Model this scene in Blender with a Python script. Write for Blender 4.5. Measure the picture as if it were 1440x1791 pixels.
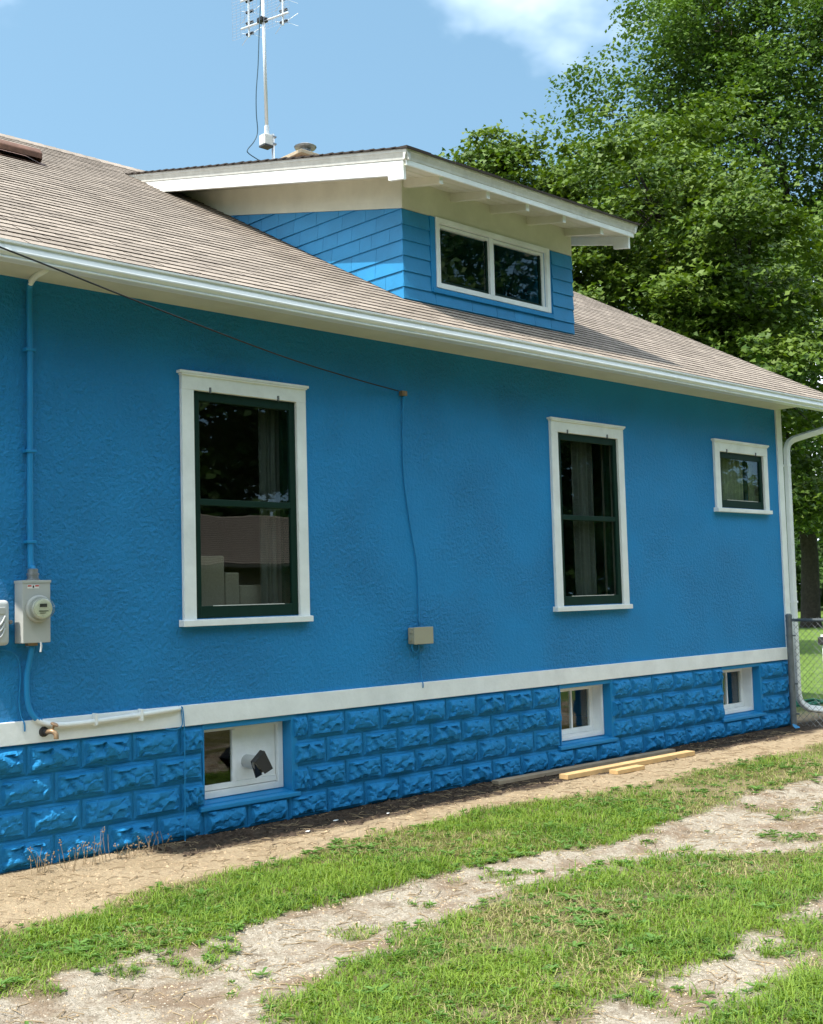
import bpy, math, random
import numpy as np
from mathutils import Matrix, Vector, noise
rnd = random.Random(7); nr = np.random.default_rng(11)
for o in list(bpy.data.objects): bpy.data.objects.remove(o)
S = bpy.context.scene; COL = S.collection
R = math.radians

# ------------------------------------------------------------------ camera
def cam_axes(yaw, pit, rol):
    f = Vector((math.sin(yaw)*math.cos(pit), math.cos(yaw)*math.cos(pit), math.sin(pit)))
    r = Vector((math.cos(yaw), -math.sin(yaw), 0)); u = r.cross(f)
    c, s = math.cos(rol), math.sin(rol)
    return c*r + s*u, -s*r + c*u, f
cd = bpy.data.cameras.new('camera'); cam = bpy.data.objects.new('camera', cd); COL.objects.link(cam)
cd.sensor_fit = 'HORIZONTAL'; cd.sensor_width = 36; cd.lens = 52; cd.clip_end = 3000
r_, u_, f_ = cam_axes(R(43.948), R(4.091), R(-1.562))
m = Matrix((r_, u_, -f_)).transposed().to_4x4(); m.translation = (0, -7.4, 1.70)
cam.matrix_world = m
S.camera = cam
# ------------------------------------------------------------------ world, sun, exposure
SUN = Vector((-1.0, -0.07, 1.70)).normalized()
EL = math.asin(SUN.z); AZ = math.atan2(SUN.x, SUN.y)
w = bpy.data.worlds.new('World'); S.world = w; w.use_nodes = True
nt = w.node_tree; nt.nodes.clear()
def N(t, typ, **k):
    n = t.nodes.new(typ)
    for a, v in k.items():
        if a == 'inp':
            for i, x in v.items(): n.inputs[i].default_value = x
        else: setattr(n, a, v)
    return n
sky = N(nt, 'ShaderNodeTexSky', sky_type='NISHITA', sun_disc=False, sun_elevation=EL, sun_rotation=AZ, altitude=200, air_density=1.0, dust_density=1.0, ozone_density=.5)
tc = N(nt, 'ShaderNodeTexCoord')
mp = N(nt, 'ShaderNodeMapping'); mp.inputs['Location'].default_value = (3.4, 4.6, -.045); mp.inputs['Scale'].default_value = (1, 1, 1.7)
cn = N(nt, 'ShaderNodeTexNoise', inp={'Scale': 1.15, 'Detail': 7, 'Roughness': .5})
cr = N(nt, 'ShaderNodeValToRGB'); cr.color_ramp.elements[0].position = .46; cr.color_ramp.elements[1].position = .72
cr.color_ramp.elements[1].color = (.9, .9, .9, 1)
mixc = N(nt, 'ShaderNodeMix', data_type='RGBA'); mixc.inputs['B'].default_value = (19, 20, 21, 1)
bg = N(nt, 'ShaderNodeBackground', inp={'Strength': .15}); wo = N(nt, 'ShaderNodeOutputWorld')
L = nt.links.new
L(tc.outputs['Generated'], mp.inputs[0])
L(mp.outputs[0], cn.inputs['Vector']); L(cn.outputs['Fac'], cr.inputs[0]); L(cr.outputs[0], mixc.inputs['Factor'])
# gentle lift of the lookup direction: a clear summer sky with little whitening at the horizon
lift = N(nt, 'ShaderNodeVectorMath', operation='MULTIPLY_ADD', inp={1: (1, 1, .62), 2: (0, 0, .42)}); nrmz = N(nt, 'ShaderNodeVectorMath', operation='NORMALIZE')
L(tc.outputs['Generated'], lift.inputs[0]); L(lift.outputs[0], nrmz.inputs[0]); L(nrmz.outputs[0], sky.inputs['Vector'])
tint = N(nt, 'ShaderNodeMix', data_type='RGBA', blend_type='MULTIPLY', inp={'Factor': 1}); tint.inputs['B'].default_value = (1, 1.15, .97, 1)
L(sky.outputs[0], tint.inputs['A']); L(tint.outputs['Result'], mixc.inputs['A']); L(mixc.outputs['Result'], bg.inputs[0]); L(bg.outputs[0], wo.inputs[0])
sl = bpy.data.lights.new('sun', 'SUN'); sl.energy = 3.4; sl.angle = R(.53); sl.color = (1, .95, .87)
so = bpy.data.objects.new('sun', sl); COL.objects.link(so); so.rotation_euler = SUN.to_track_quat('Z', 'Y').to_euler()
S.view_settings.view_transform = 'Standard'; S.view_settings.look = 'None'; S.view_settings.gamma = 1
S.view_settings.exposure = 1.05; S.view_settings.use_curve_mapping = False
S.render.engine = 'CYCLES'

# ------------------------------------------------------------------ materials
def mat(name, col, rough=.7, var=0, vscale=6, bump=0, bscale=40, bdetail=6, spec=.35, metal=0, dark=None, coords='Object', island=0, objr=0, extra=None):
    m = bpy.data.materials.new(name); m.use_nodes = True; t = m.node_tree; b = t.nodes['Principled BSDF']; L = t.links.new
    b.inputs['Roughness'].default_value = rough; b.inputs['Specular IOR Level'].default_value = spec; b.inputs['Metallic'].default_value = metal
    b.inputs['Base Color'].default_value = (*col, 1)
    tc = N(t, 'ShaderNodeNewGeometry') if coords == 'World' else N(t, 'ShaderNodeTexCoord')
    vec = tc.outputs['Position' if coords == 'World' else 'Object']
    c = None
    if var:
        n = N(t, 'ShaderNodeTexNoise', inp={'Scale': vscale, 'Detail': 6, 'Roughness': .65}); L(vec, n.inputs['Vector'])
        r = N(t, 'ShaderNodeMapRange', inp={1: .3, 2: .7, 3: 0, 4: 1}); L(n.outputs['Fac'], r.inputs[0])
        x = N(t, 'ShaderNodeMix', data_type='RGBA')
        x.inputs['A'].default_value = (*[v*(1-var) for v in col], 1) if dark is None else (*dark, 1)
        x.inputs['B'].default_value = (*[min(1, v*(1+var*.7)) for v in col], 1)
        L(r.outputs[0], x.inputs['Factor']); c = x.outputs['Result']
    if island or objr:
        hv = N(t, 'ShaderNodeHueSaturation')
        if c: L(c, hv.inputs['Color'])
        else: hv.inputs['Color'].default_value = (*col, 1)
        if objr: src = N(t, 'ShaderNodeObjectInfo').outputs['Random']; a = objr
        else: src = N(t, 'ShaderNodeNewGeometry').outputs['Random Per Island']; a = island
        r = N(t, 'ShaderNodeMapRange', inp={3: 1-a, 4: 1+a}); L(src, r.inputs[0]); L(r.outputs[0], hv.inputs['Value']); c = hv.outputs[0]
    if c: L(c, b.inputs['Base Color'])
    if bump:
        n = N(t, 'ShaderNodeTexNoise', inp={'Scale': bscale, 'Detail': bdetail, 'Roughness': .6}); L(vec, n.inputs['Vector'])
        bp = N(t, 'ShaderNodeBump', inp={'Strength': 1, 'Distance': bump}); L(n.outputs['Fac'], bp.inputs['Height']); L(bp.outputs[0], b.inputs['Normal'])
    if extra: extra(t, b, vec, L)
    return m
BLUE = (.008, .215, .50)
def stucco(t, b, vec, L):
    n1 = N(t, 'ShaderNodeTexNoise', inp={'Scale': 30, 'Detail': 6, 'Roughness': .62, 'Distortion': .0}); L(vec, n1.inputs['Vector'])
    n2 = N(t, 'ShaderNodeTexNoise', inp={'Scale': 70, 'Detail': 4, 'Roughness': .6}); L(vec, n2.inputs['Vector'])
    n3 = N(t, 'ShaderNodeTexNoise', inp={'Scale': .9, 'Detail': 3}); L(vec, n3.inputs['Vector'])
    sp = N(t, 'ShaderNodeSeparateXYZ'); L(vec, sp.inputs[0])
    mx = N(t, 'ShaderNodeMapRange', inp={1: 3.5, 2: 9.5, 3: .45, 4: .0}); L(sp.outputs['X'], mx.inputs[0])
    ms = N(t, 'ShaderNodeMapRange', inp={1: .42, 2: .62, 3: .0, 4: .9}); L(n3.outputs['Fac'], ms.inputs[0])
    ad = N(t, 'ShaderNodeMath', operation='ADD', use_clamp=True); L(mx.outputs[0], ad.inputs[0]); L(ms.outputs[0], ad.inputs[1])
    a2 = N(t, 'ShaderNodeMapRange', inp={3: .12, 4: 1}); L(ad.outputs[0], a2.inputs[0])
    rp = N(t, 'ShaderNodeMapRange', inp={1: .40, 2: .80, 3: 0, 4: 1}, interpolation_type='LINEAR'); L(n1.outputs['Fac'], rp.inputs[0])
    m1 = N(t, 'ShaderNodeMath', operation='MULTIPLY'); L(rp.outputs[0], m1.inputs[0]); L(a2.outputs[0], m1.inputs[1])
    m2 = N(t, 'ShaderNodeMath', operation='MULTIPLY_ADD', inp={1: .22}); L(n2.outputs['Fac'], m2.inputs[0]); L(m1.outputs[0], m2.inputs[2])
    bp = N(t, 'ShaderNodeBump', inp={'Strength': .85, 'Distance': .022}); L(m2.outputs[0], bp.inputs['Height']); L(bp.outputs[0], b.inputs['Normal'])
M = {}
M['stucco'] = mat('blue_stucco', BLUE, .62, .10, 1.3, extra=stucco)
M['block'] = mat('blue_block_paint', (.014, .205, .46), .68, .14, 7, .003, 90, spec=.22)
M['bluewood'] = mat('blue_wood_paint', (.022, .225, .47), .5, .10, 5, .0015, 30, objr=.07)
M['bluetrim'] = mat('blue_trim_paint', (.010, .215, .48), .5, .08, 5, .001, 30)
M['white'] = mat('white_paint', (.80, .82, .81), .5, .11, 3.5, .002, 28)
M['oldwhite'] = mat('weathered_white_paint', (.60, .595, .56), .6, .16, 11, .002, 50)
M['eave'] = mat('shade_toned_eave_paint', (.63, .62, .51), .6, .10, 3, .0015, 30)  # white paint with eave shade and ground bounce put into its colour
M['gutter'] = mat('white_gutter_enamel', (.76, .78, .78), .28, .06, 4, spec=.5)
M['green'] = mat('dark_green_paint', (.006, .026, .018), .5, .15, 9, spec=.15)
M['shingle'] = mat('brown_asphalt_shingle', (.305, .255, .212), .95, .20, 14, .003, 260, 3, spec=.15, objr=.15)
M['shingles'] = mat('brown_asphalt_shingles', (.305, .255, .212), .95, .20, 14, .003, 260, 3, spec=.15, island=.15)
M['asphalt'] = mat('dark_shingle_edge', (.045, .035, .030), .95)
M['rust'] = mat('rusty_brown_metal', (.15, .075, .05), .7, .35, 14)
M['grey'] = mat('grey_enamel', (.42, .43, .41), .45, .06, 6)
M['plastic'] = mat('grey_plastic', (.50, .52, .52), .5, .04, 5)
M['beige'] = mat('beige_plastic', (.36, .34, .25), .5, .06, 8)
M['steel'] = mat('galvanised_steel', (.30, .31, .33), .45, .15, 20, metal=.75)
M['alu'] = mat('aluminium', (.72, .74, .76), .35, .05, 20, metal=.4)
M['fence'] = mat('dull_grey_steel', (.16, .18, .19), .6, .25, 12, metal=.3)
M['black'] = mat('black_rubber', (.012, .012, .013), .5)
M['darkplastic'] = mat('dark_grey_plastic', (.035, .034, .035), .55, .15, 10)
M['wirecoat'] = mat('dark_teal_cable', (.02, .06, .09), .5)
M['brass'] = mat('painted_brass', (.33, .22, .13), .4, .4, 30, metal=.5)
M['concrete'] = mat('tan_concrete', (.42, .34, .24), .9, .2, 9, .004, 50)
M['brick'] = mat('chimney_brick', (.25, .10, .07), .9, .3, 9)
M['lumber'] = mat('pine_lumber', (.56, .37, .17), .7, .18, 9, .001, 40)
M['oldlumber'] = mat('weathered_lumber', (.33, .26, .18), .8, .2, 9, .001, 40)
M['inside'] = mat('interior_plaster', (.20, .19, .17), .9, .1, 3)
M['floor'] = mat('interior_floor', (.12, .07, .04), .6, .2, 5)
M['curtain'] = mat('grey_curtain', (.075, .085, .078), .9, .1, 9)
M['lace'] = mat('pale_green_lace', (.20, .23, .16), .9, .12, 30)
M['box'] = mat('woven_beige_box', (.24, .21, .165), .9, .12, 60, .003, 120)
M['bark'] = mat('brown_bark', (.045, .036, .028), .95, .4, 8, .03, 14)
M['hose'] = mat('green_hose', (.02, .22, .13), .4)
M['drystem'] = mat('dry_stem', (.27, .20, .12), .9, .2, 20)
M['meterface'] = mat('meter_face', (.56, .56, .42), .5, .2, 40)
M['screen'] = mat('meter_display', (.05, .05, .045), .3)
M['paper'] = mat('warning_label', (.75, .74, .72), .6)
M['redprint'] = mat('red_print', (.5, .06, .04), .6)
def glassmat(name, tint=(1, 1, 1), wav=.00012, mixmin=0.0):
    m = bpy.data.materials.new(name); m.use_nodes = True; t = m.node_tree; t.nodes.clear(); L = t.links.new
    o = N(t, 'ShaderNodeOutputMaterial'); mx = N(t, 'ShaderNodeMixShader'); tr = N(t, 'ShaderNodeBsdfTransparent'); gl = N(t, 'ShaderNodeBsdfGlossy', inp={'Roughness': 0.0})
    tr.inputs[0].default_value = (*tint, 1)
    fr = N(t, 'ShaderNodeFresnel', inp={'IOR': 1.52}); ml = N(t, 'ShaderNodeMath', operation='MULTIPLY_ADD', use_clamp=True, inp={1: 1.15, 2: mixmin})
    n = N(t, 'ShaderNodeTexNoise', inp={'Scale': 3.2, 'Detail': 1}); g = N(t, 'ShaderNodeNewGeometry'); L(g.outputs['Position'], n.inputs['Vector'])
    io = N(t, 'ShaderNodeMapRange', inp={3: 1.52, 4: 1/1.52}); L(g.outputs['Backfacing'], io.inputs[0]); L(io.outputs[0], fr.inputs['IOR'])
    bp = N(t, 'ShaderNodeBump', inp={'Strength': .5, 'Distance': wav*6}); L(n.outputs['Fac'], bp.inputs['Height']); L(bp.outputs[0], gl.inputs['Normal'])
    L(fr.outputs[0], ml.inputs[0]); L(ml.outputs[0], mx.inputs[0]); L(tr.outputs[0], mx.inputs[1]); L(gl.outputs[0], mx.inputs[2]); L(mx.outputs[0], o.inputs[0])
    return m
M['glass'] = glassmat('window_glass', (.92, .95, .93)); M['dome'] = glassmat('clear_glass_dome', (.93, .95, .93))
def leafmat(name, a, b, trans=.35, ns=.45):
    m = bpy.data.materials.new(name); m.use_nodes = True; t = m.node_tree; p = t.nodes['Principled BSDF']; L = t.links.new
    g = N(t, 'ShaderNodeNewGeometry'); n = N(t, 'ShaderNodeTexNoise', inp={'Scale': ns, 'Detail': 3}); L(g.outputs['Position'], n.inputs['Vector'])
    ad = N(t, 'ShaderNodeMath', operation='MULTIPLY_ADD', inp={1: .55, 2: -.06}); L(g.outputs['Random Per Island'], ad.inputs[0])
    a2 = N(t, 'ShaderNodeMath', operation='MULTIPLY_ADD', use_clamp=True, inp={1: 1.0}); L(n.outputs['Fac'], a2.inputs[0]); L(ad.outputs[0], a2.inputs[2])
    a3 = N(t, 'ShaderNodeMapRange', inp={1: .25, 2: .95, 3: 0, 4: 1}); L(a2.outputs[0], a3.inputs[0])
    x = N(t, 'ShaderNodeMix', data_type='RGBA'); x.inputs['A'].default_value = (*a, 1); x.inputs['B'].default_value = (*b, 1); L(a3.outputs[0], x.inputs['Factor'])
    L(x.outputs['Result'], p.inputs['Base Color']); p.inputs['Roughness'].default_value = .55; p.inputs['Specular IOR Level'].default_value = .3
    tl = N(t, 'ShaderNodeBsdfTranslucent'); hv = N(t, 'ShaderNodeHueSaturation', inp={'Saturation': 1.1, 'Value': 1.4}); L(x.outputs['Result'], hv.inputs['Color']); L(hv.outputs[0], tl.inputs[0])
    mx = N(t, 'ShaderNodeMixShader', inp={0: trans}); L(p.outputs[0], mx.inputs[1]); L(tl.outputs[0], mx.inputs[2]); L(mx.outputs[0], t.nodes['Material Output'].inputs[0])
    return m
M['maple'] = leafmat('maple_leaves', (.022, .064, .008), (.118, .178, .02), .22, .6)
M['oakleaf'] = leafmat('dark_tree_leaves', (.022, .065, .010), (.105, .175, .026), .25)
M['farleaf'] = leafmat('far_tree_leaves', (.03, .07, .018), (.07, .13, .03))
M['grass'] = leafmat('grass_blades', (.040, .120, .010), (.205, .300, .038), .32, 1.6)
M['drygrass'] = leafmat('dry_grass_blades', (.15, .17, .045), (.40, .34, .16), .25, 1.5)
M['weed'] = leafmat('broad_weed_leaves', (.05, .13, .02), (.13, .24, .05), .25)

# ------------------------------------------------------------------ helpers
def raw(name, V, F, mt, parent=None, smooth=False):
    me = bpy.data.meshes.new(name); me.from_pydata(V, [], F); me.update()
    for x in (mt if isinstance(mt, (list, tuple)) else [mt]): me.materials.append(M[x])
    if smooth: me.shade_smooth()
    o = bpy.data.objects.new(name, me); COL.objects.link(o)
    if parent: o.parent = parent
    return o
def npmesh(name, V, faces_n, idx, mt, parent=None, smooth=False):
    """V (n,3) array; faces_n loop counts per face; idx flat loop indices"""
    me = bpy.data.meshes.new(name); V = np.asarray(V, np.float32)
    me.vertices.add(len(V)); me.vertices.foreach_set('co', V.ravel())
    idx = np.asarray(idx, np.int32).ravel(); faces_n = np.asarray(faces_n, np.int32)
    me.loops.add(len(idx)); me.loops.foreach_set('vertex_index', idx)
    me.polygons.add(len(faces_n)); st = np.zeros(len(faces_n), np.int32); st[1:] = np.cumsum(faces_n)[:-1]
    me.polygons.foreach_set('loop_start', st)
    me.update(calc_edges=True); me.validate()
    for x in (mt if isinstance(mt, (list, tuple)) else [mt]): me.materials.append(M[x])
    if smooth: me.shade_smooth()
    o = bpy.data.objects.new(name, me); COL.objects.link(o)
    if parent: o.parent = parent
    return o
class MB:
    def __init__(s): s.V = []; s.F = []
    def box(s, x0, x1, y0, y1, z0, z1):
        b = len(s.V); s.V += [(x, y, z) for z in (z0, z1) for y in (y0, y1) for x in (x0, x1)]
        s.F += [tuple(b+i for i in f) for f in ((0, 2, 3, 1), (4, 5, 7, 6), (0, 1, 5, 4), (2, 6, 7, 3), (0, 4, 6, 2), (1, 3, 7, 5))]; return s
    def prism(s, P, d):
        """polygon P (3d points) extruded by vector d"""
        b = len(s.V); n = len(P); d = Vector(d); s.V += [tuple(p) for p in P] + [tuple(Vector(p)+d) for p in P]
        s.F += [tuple(range(b+n-1, b-1, -1)), tuple(range(b+n, b+2*n))] + [(b+i, b+(i+1) % n, b+n+(i+1) % n, b+n+i) for i in range(n)]; return s
    def tube(s, path, rad, n=8, rect=None, cap=True):
        path = [Vector(p) for p in path]; rad = rad if isinstance(rad, (list, tuple)) else [rad]*len(path); b = len(s.V); up = None
        for i, p in enumerate(path):
            t = (path[min(i+1, len(path)-1)] - path[max(i-1, 0)]).normalized()
            if up is None: up = Vector((0, 1, 0)) if abs(t.y) < .8 else Vector((0, 0, 1))
            a = t.cross(up).normalized(); c = a.cross(t).normalized(); up = c
            if rect: s.V += [tuple(p + a*rect[0]*q + c*rect[1]*v) for q, v in ((-1, -.75), (-.75, -1), (.75, -1), (1, -.75), (1, .75), (.75, 1), (-.75, 1), (-1, .75))]
            else: s.V += [tuple(p + (a*math.cos(2*math.pi*k/n) + c*math.sin(2*math.pi*k/n))*rad[i]) for k in range(n)]
        if rect: n = 8
        for i in range(len(path)-1):
            for k in range(n): s.F.append((b+i*n+k, b+i*n+(k+1) % n, b+(i+1)*n+(k+1) % n, b+(i+1)*n+k))
        if cap: s.F += [tuple(b+k for k in range(n-1, -1, -1)), tuple(b+(len(path)-1)*n+k for k in range(n))]
        return s
    def lathe(s, c, ax, prof, n=20):
        """prof: list of (radius, along) around axis ax through c"""
        ax = Vector(ax).normalized(); a = ax.orthogonal().normalized(); d = ax.cross(a); b = len(s.V); c = Vector(c)
        for r, h in prof: s.V += [tuple(c + ax*h + (a*math.cos(2*math.pi*k/n) + d*math.sin(2*math.pi*k/n))*r) for k in range(n)]
        for i in range(len(prof)-1):
            for k in range(n): s.F.append((b+i*n+k, b+i*n+(k+1) % n, b+(i+1)*n+(k+1) % n, b+(i+1)*n+k))
        s.F += [tuple(b+k for k in range(n-1, -1, -1)), tuple(b+(len(prof)-1)*n+k for k in range(n))]; return s
    def build(s, name, mt, parent=None, bevel=0, smooth=False, seg=2):
        o = raw(name, s.V, s.F, mt, parent, smooth)
        if bevel:
            md = o.modifiers.new('bevel', 'BEVEL'); md.width = bevel; md.segments = seg; md.limit_method = 'ANGLE'; md.angle_limit = R(35)
        return o
def empty(name, loc=(0, 0, 0)):
    o = bpy.data.objects.new(name, None); COL.objects.link(o); o.location = loc; o.empty_display_size = .1; return o
def tag(o, label, cat, group=None):
    o['label'] = label; o['category'] = cat
    if group: o['group'] = group
    return o
def box(name, mt, parent, *a, bevel=.003): return MB().box(*a).build(name, mt, parent, bevel)
def smooth_path(P, k=6):
    P = [Vector(p) for p in P]; out = []
    for i in range(len(P)-1):
        p0 = P[max(i-1, 0)]; p1 = P[i]; p2 = P[i+1]; p3 = P[min(i+2, len(P)-1)]
        for j in range(k):
            t = j/k; out.append(.5*((2*p1) + (-p0+p2)*t + (2*p0-5*p1+4*p2-p3)*t*t + (-p0+3*p1-3*p2+p3)*t**3))
    return out + [P[-1]]
def clip(poly, a, b, c):
    """keep a*u+b*v+c>=0 of a 2d polygon"""
    out = []
    for i in range(len(poly)):
        p, q = poly[i], poly[(i+1) % len(poly)]; dp = a*p[0]+b*p[1]+c; dq = a*q[0]+b*q[1]+c
        if dp >= 0: out.append(p)
        if dp*dq < 0: t = dp/(dp-dq); out.append((p[0]+(q[0]-p[0])*t, p[1]+(q[1]-p[1])*t))
    return out

# ------------------------------------------------------------------ ground
def vn(x, y, s, o=0): return noise.noise(Vector((x*s, y*s, o)))
def fb(x, y, s, o=0): return .6*vn(x, y, s, o) + .3*vn(x, y, s*2.3, o+5) + .15*vn(x, y, s*5.1, o+9)
def interp(x, xs, ys): return float(np.interp(x, xs, ys))
def B1(x): return interp(x, (2, 2.84, 4.03, 5.3, 6.8, 7.6, 8.6, 11.6, 14), (-1.4, -1.24, -1.02, -.9, -.76, -.85, -1.05, -1.05, -.9))
def B2(x): return interp(x, (1, 2.35, 2.94, 3.58, 4.24, 4.83, 5.64, 6.24, 6.62, 7.47, 8.6, 9.74, 14), (-2.3, -2.3, -2.24, -2.27, -2.19, -2.21, -2.14, -2.35, -2.5, -2.33, -2.2, -2.15, -2.0))
def B3(x): return interp(x, (1, 2.82, 3.16, 3.53, 4.11, 4.56, 5.01, 5.65, 6.11, 6.59, 7.24, 8.5, 14), (-3.5, -3.26, -3.11, -3.05, -2.89, -2.76, -2.72, -2.65, -2.73, -2.85, -3.55, -3.5, -3.4))
def sst(a, b, x): t = min(1, max(0, (x-a)/(b-a))); return t*t*(3-2*t)
def zones(x, y):
    """grass, gravel, mulch amounts (rest is tan dirt)"""
    j = .16*fb(x, y, 1.7) + .10*vn(x, y, 5, 13) + .06*vn(x, y, 13, 3)
    if x > 17 or x < -3 or y < -8 or y > .6: return (1, 0, 0)
    yj = y + j
    if yj > B1(x): g = 0.0
    elif yj > B2(x): g = sst(0, .16, B1(x)-yj) * sst(0, .14, yj-B2(x)+.02)
    elif yj > B3(x): g = 0.0
    else:
        g = sst(0, .2, B3(x)-yj)
        c = -4.45 + .06*(x-4.5)
        d = abs(yj-c); hole = sst(.34, .12, d) * sst(-.30, .05, fb(x+3, y, 2.2, 21)+.06)
        g *= 1-hole
    g *= 1 - .45*sst(.08, .42, fb(x, y, .85, 31)); g *= 1 - .30*sst(.10, .40, vn(x, y, 4.2, 33))          # thin, worn patches
    if B2(x) >= yj >= B3(x)-.1:
        c = sst(.20, .50, vn(x, y, 2.3, 40)+.4*vn(x, y, 8, 44)); g = max(g, .55*c)
    gr = 1.0 if yj < B2(x)+.15 else 0.0
    mu = sst(-.52, -.42, y + .14*fb(x, y, 3, 8)) * sst(4.3, 4.7, x+.2*vn(x, y, 5)) if y < .3 else 0
    return (g, gr, mu)
def hgt(x, y):
    if x > 16 or x < -3 or y < -8: return 0.0
    if y > 0: return -.02
    h = .012*fb(x, y, 2.1, 2) + .006*vn(x, y, 9)
    h -= .035*sst(.0, .25, B2(x)-y)*sst(.0, .25, y-B3(x))
    h -= .03*math.exp(-((y+4.4)/.25)**2)
    h += .025*sst(-.32, -.02, y)*(.6+.8*abs(vn(x, y, 5, 4)))
    return h
xs = np.concatenate([[-900, -300, -90, -35, -15, -8, -5], np.arange(-3, 1.8, .3), np.arange(1.8, 12.0, .06), np.arange(12.0, 17, .25), [18, 20, 24, 30, 40, 60, 100, 200, 500, 1200]])
ys = np.concatenate([[-900, -300, -90, -40, -22, -14, -10], np.arange(-8, -5.4, .3), np.arange(-5.4, .12, .05), [.5, 1.2, 3, 6, 10, 15, 22, 35, 60, 120, 300, 900]])
V = []; Z = []
for y in ys:
    for x in xs: V.append((x, y, hgt(x, y))); Z.append(zones(x, y))
nx, ny = len(xs), len(ys)
F = [(j*nx+i, j*nx+i+1, (j+1)*nx+i+1, (j+1)*nx+i) for j in range(ny-1) for i in range(nx-1)]
def groundmat():
    m = bpy.data.materials.new('ground'); m.use_nodes = True; t = m.node_tree; b = t.nodes['Principled BSDF']; L = t.links.new
    g = N(t, 'ShaderNodeNewGeometry'); at = N(t, 'ShaderNodeAttribute', attribute_name='zone'); sp = N(t, 'ShaderNodeSeparateColor'); L(at.outputs['Color'], sp.inputs[0])
    def nz(s, d=6, r=.65): n = N(t, 'ShaderNodeTexNoise', inp={'Scale': s, 'Detail': d, 'Roughness': r}); L(g.outputs['Position'], n.inputs['Vector']); return n.outputs['Fac']
    def mix(f, a, bb):
        x = N(t, 'ShaderNodeMix', data_type='RGBA'); 
        for k, v in (('A', a), ('B', bb)):
            if isinstance(v, tuple): x.inputs[k].default_value = (*v, 1)
            else: L(v, x.inputs[k])
        L(f, x.inputs['Factor']); return x.outputs['Result']
    def rng(s, a, bb): r = N(t, 'ShaderNodeMapRange', inp={1: a, 2: bb}); L(s, r.inputs[0]); return r.outputs[0]
    n1, n2, n3 = nz(2.2), nz(22), nz(110, 3)
    dirt = mix(rng(n1, .35, .65), (.35, .265, .165), (.45, .35, .23)); dirt = mix(rng(n2, .50, .70), dirt, (.29, .21, .135)); dirt = mix(rng(nz(7), .60, .70), dirt, (.23, .17, .11))
    vo = N(t, 'ShaderNodeTexVoronoi', inp={'Scale': 75}); L(g.outputs['Position'], vo.inputs['Vector'])
    sc = N(t, 'ShaderNodeSeparateColor'); L(vo.outputs['Color'], sc.inputs[0])
    grav = mix(sc.outputs[0], (.285, .24, .18), (.465, .41, .335)); grav = mix(rng(n1, .46, .62), grav, (.24, .175, .12)); grav = mix(rng(nz(5.5), .56, .70), grav, (.17, .13, .09))
    mul = mix(rng(n2, .35, .65), (.035, .026, .02), (.10, .075, .055))
    soil = mix(rng(n2, .4, .6), (.10, .085, .04), (.16, .15, .05))
    far = mix(rng(n1, .35, .65), (.10, .17, .035), (.17, .25, .06))
    c = mix(sp.outputs[1], dirt, grav); c = mix(sp.outputs[2], c, mul)
    px = N(t, 'ShaderNodeSeparateXYZ'); L(g.outputs['Position'], px.inputs[0]); c2 = mix(rng(px.outputs['X'], 13.5, 14.5), soil, far)
    lawn = mix(rng(n1, .35, .65), (.035, .075, .018), (.06, .11, .025)); c2 = mix(rng(px.outputs['Y'], -6.2, -7.2), c2, lawn)  # unseen lawn behind the viewer, coloured darker to cut bounce onto the wall
    c = mix(sp.outputs[0], c, c2); L(c, b.inputs['Base Color']); b.inputs['Roughness'].default_value = .95; b.inputs['Specular IOR Level'].default_value = .1
    ad = N(t, 'ShaderNodeMath', operation='MULTIPLY_ADD', inp={1: .5}); L(n3, ad.inputs[0]); L(n2, ad.inputs[2])
    bp = N(t, 'ShaderNodeBump', inp={'Strength': 1, 'Distance': .028}); L(ad.outputs[0], bp.inputs['Height']); L(bp.outputs[0], b.inputs['Normal'])
    return m
M['ground'] = groundmat()
gnd = raw('ground', V, F, 'ground', None, True); gnd['kind'] = 'structure'
ca = gnd.data.color_attributes.new('zone', 'FLOAT_COLOR', 'POINT'); ca.data.foreach_set('color', np.array([(a, b, c, 1) for a, b, c in Z], np.float32).ravel())

# ------------------------------------------------------------------ house
house = tag(empty('house', (8, 0, 0)), 'blue stucco bungalow with white trim, brown shingle roof and shed dormer', 'house')
HM = Matrix.Translation((-8, 0, 0))
def H(o):
    """make o a part of the house, keeping its place"""
    o.parent = house; o.matrix_parent_inverse = HM; return o
XL, XR, XC, XW = 2.2, 14.75, 13.47, 2.7            # roof ends, right wall corner, left wall end
YB = 10.25                                          # back of the house
T = math.tan(R(28.5)); Y0, Z0 = -.45, 3.985         # roof plane through its eave edge
YR = 5.12
def zr(y): return Z0 + T*(y-Y0) if y <= YR else Z0 + T*(2*YR-y-Y0)
WIN = [(4.902, 5.866, 1.586, 3.273, 2.445), (9.14, 10.126, 1.576, 3.288, 2.447), (12.09, 13.07, 2.64, 3.29, None)]
BW = [(4.955, 5.765), (9.05, 9.86), (11.95, 12.775)]; BZ0, BZ1 = .235, .80
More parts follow.
